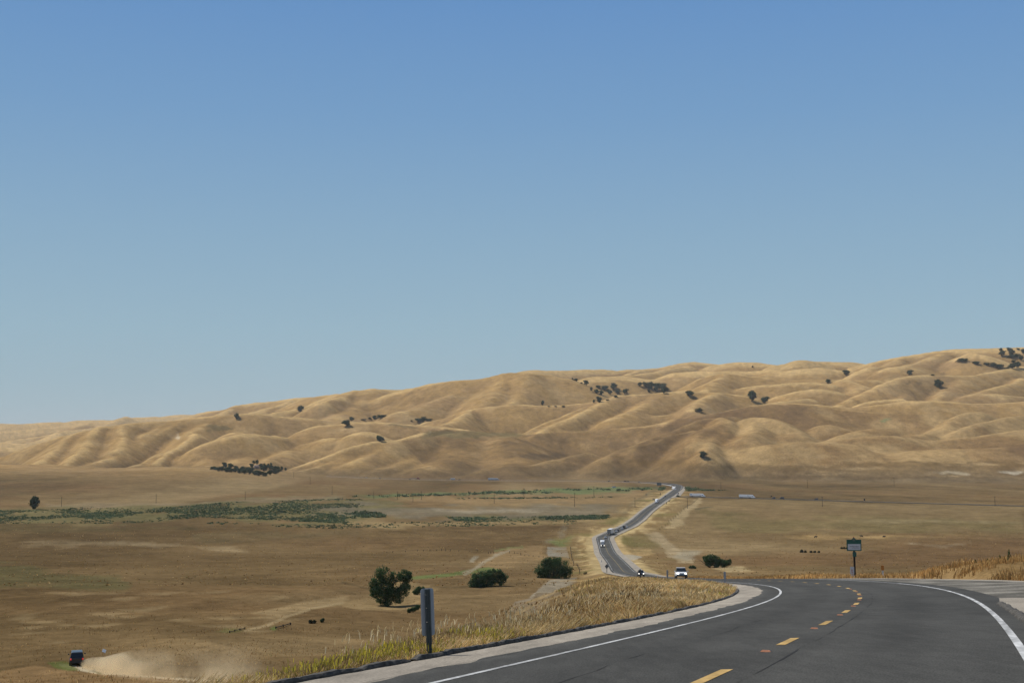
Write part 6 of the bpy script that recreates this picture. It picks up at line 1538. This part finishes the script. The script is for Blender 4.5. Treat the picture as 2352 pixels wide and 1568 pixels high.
# cattle
M_COW = principled('black_hide', (.028, .022, .02), .8, var=.2, scale=3)
def cow_mesh():
    V_ = [(0, 0, 1.05, .36), (.5, 0, 1.05, .38), (-.55, 0, 1.08, .34), (.85, 0, 1.12, .27), (1.1, 0, 1.15, .19), (1.38, 0, 1.02, .17), (1.62, 0, .86, .11),
          (.62, .2, .62, .13), (.6, .2, .32, .075), (.62, .2, .04, .07), (.62, -.2, .62, .13), (.66, -.2, .32, .075), (.64, -.2, .04, .07),
          (-.62, .2, .66, .17), (-.74, .2, .36, .085), (-.68, .2, .04, .07), (-.62, -.2, .66, .17), (-.70, -.2, .36, .085), (-.66, -.2, .04, .07), (-.92, 0, 1.12, .06), (-1.0, 0, .7, .03)]
    E_ = [(0, 1), (0, 2), (1, 3), (3, 4), (4, 5), (5, 6), (1, 7), (7, 8), (8, 9), (1, 10), (10, 11), (11, 12), (2, 13), (13, 14), (14, 15), (2, 16), (16, 17), (17, 18), (2, 19), (19, 20)]
    me = bpy.data.meshes.new('cow'); me.from_pydata([v[:3] for v in V_], E_, []); o = bpy.data.objects.new('tmp', me); COL.objects.link(o)
    o.modifiers.new('s', 'SKIN')
    for sv, v in zip(me.skin_vertices[0].data, V_): sv.radius = (v[3], v[3] * 1.15)
    me.skin_vertices[0].data[0].use_root = True
    o.modifiers.new('d', 'SUBSURF').levels = 1
    dg = bpy.context.evaluated_depsgraph_get(); m2 = bpy.data.meshes.new_from_object(o.evaluated_get(dg)); bpy.data.objects.remove(o)
    m2.name = 'cow'; m2.materials.clear(); m2.materials.append(M_COW)
    for p in m2.polygons: p.use_smooth = True
    return m2
CM = cow_mesh()
for x, y, rz, l in [(920, 256, .2, 'black cow farthest left of the three in the right field'), (1237, 251, 2.9, 'black cow just right of the top of the green sign'), (1390, 253, .3, 'black cow farthest right of the three in the right field')]:
    q = hit(*Z6(x, y), 300); o = bpy.data.objects.new('cow', CM); COL.objects.link(o); o.location = q; o.rotation_euler = (0, 0, rz); tag(o, l, 'cow', 'black cattle in the right field')
# ------------------------------------------------------------------ dust and haze
def volume_mat(name, density, col, aniso=.3):
    m, nt, o = mat(name)
    v = nt.nodes.new('ShaderNodeVolumePrincipled'); v.inputs['Color'].default_value = (*col, 1); v.inputs['Anisotropy'].default_value = aniso
    v.inputs['Density'].default_value = density
    nt.links.new(v.outputs[0], o.inputs['Volume'])
    return m, nt, v
# dust plume behind the vehicle: an elongated hull resting on the track
tr = [hit(*Z4(x, y), 60) for x, y in [(545, 1128), (600, 1152), (700, 1178), (800, 1194), (900, 1206), (1050, 1219), (1200, 1231), (1420, 1243), (1760, 1250)]]
def plume():
    secs = []
    hs = [.5, 1.2, 1.7, 2.3, 2.8, 3.3, 3.8, 4.2, 3.4]; ws = [.7, 1.2, 1.6, 2.0, 2.5, 3.0, 3.4, 3.8, 3.0]
    for q, h, w in zip(tr, hs, ws):
        d = Vector((tr[-1] - tr[0])[:2]).normalized(); n = Vector((-d.y, d.x))
        ring = []
        for k in range(14):
            t = 2 * math.pi * k / 14
            ring.append((q[0] + n.x * w * math.cos(t) + .3, q[1] + n.y * w * math.cos(t) + .6, q[2] + h * .42 + h * .62 * math.sin(t)))
        secs.append(ring)
    return secs
M_DUST, nt_, vol = volume_mat('dust', .3, (1.0, .82, .54), .5)
tc = nt_.nodes.new('ShaderNodeTexCoord'); nz = nt_.nodes.new('ShaderNodeTexNoise'); nz.inputs['Scale'].default_value = .45; nz.inputs['Detail'].default_value = 4
nt_.links.new(tc.outputs['Object'], nz.inputs['Vector'])
sx = nt_.nodes.new('ShaderNodeSeparateXYZ'); nt_.links.new(tc.outputs['Generated'], sx.inputs[0])
mr = nt_.nodes.new('ShaderNodeMapRange'); mr.inputs[1].default_value = .36; mr.inputs[2].default_value = .72; mr.inputs[3].default_value = .05; mr.inputs[4].default_value = 1.0
nt_.links.new(nz.outputs['Fac'], mr.inputs[0])
fz_ = nt_.nodes.new('ShaderNodeMapRange'); fz_.inputs[1].default_value = 0; fz_.inputs[2].default_value = 1.0; fz_.inputs[3].default_value = 1.1; fz_.inputs[4].default_value = .02
nt_.links.new(sx.outputs[0], fz_.inputs[0])
m1 = nt_.nodes.new('ShaderNodeMath'); m1.operation = 'MULTIPLY'; nt_.links.new(mr.outputs[0], m1.inputs[0]); nt_.links.new(fz_.outputs[0], m1.inputs[1])
m2 = nt_.nodes.new('ShaderNodeMath'); m2.operation = 'MULTIPLY'; m2.inputs[1].default_value = .55; nt_.links.new(m1.outputs[0], m2.inputs[0])
vz = nt_.nodes.new('ShaderNodeMapRange'); vz.inputs[1].default_value = .05; vz.inputs[2].default_value = .75; vz.inputs[3].default_value = 1.7; vz.inputs[4].default_value = .05
nt_.links.new(sx.outputs[2], vz.inputs[0]); m3 = nt_.nodes.new('ShaderNodeMath'); m3.operation = 'MULTIPLY'
nt_.links.new(m2.outputs[0], m3.inputs[0]); nt_.links.new(vz.outputs[0], m3.inputs[1]); nt_.links.new(m3.outputs[0], vol.inputs['Density'])
me = loft_mesh('dust_cloud', plume(), M_DUST, 0, True)
o = bpy.data.objects.new('dust_cloud', me); COL.objects.link(o); tag(o, 'pale dust trailing behind the black off road vehicle', 'dust', kind='stuff')

HAZE = 2.6e-5
if HAZE:
    M_HAZE, _, _v = volume_mat('haze', HAZE, (.90, .93, .95), .0)
    lo, hi = float(Zt[RR[None, :].repeat(len(AZ), 0) < 12000].min()), float(Zt.max())
    hz_ = box_mesh('haze', [(0, 0, 0, 1, 1, 1)], M_HAZE)
    for p in hz_.data.vertices: pass
    zb_, zt_ = float(Zt.min()) - 3, hi + 30
    hz_.scale = (124000, 124000, zt_ - zb_); hz_.location = (0, 0, (zt_ + zb_) / 2)
    tag(hz_, 'thin pale haze over the valley', 'haze', kind='stuff')
SC.cycles.volume_step_rate = 1.0
SC.cycles.volume_bounces = 2
print('objects', len(bpy.data.objects))
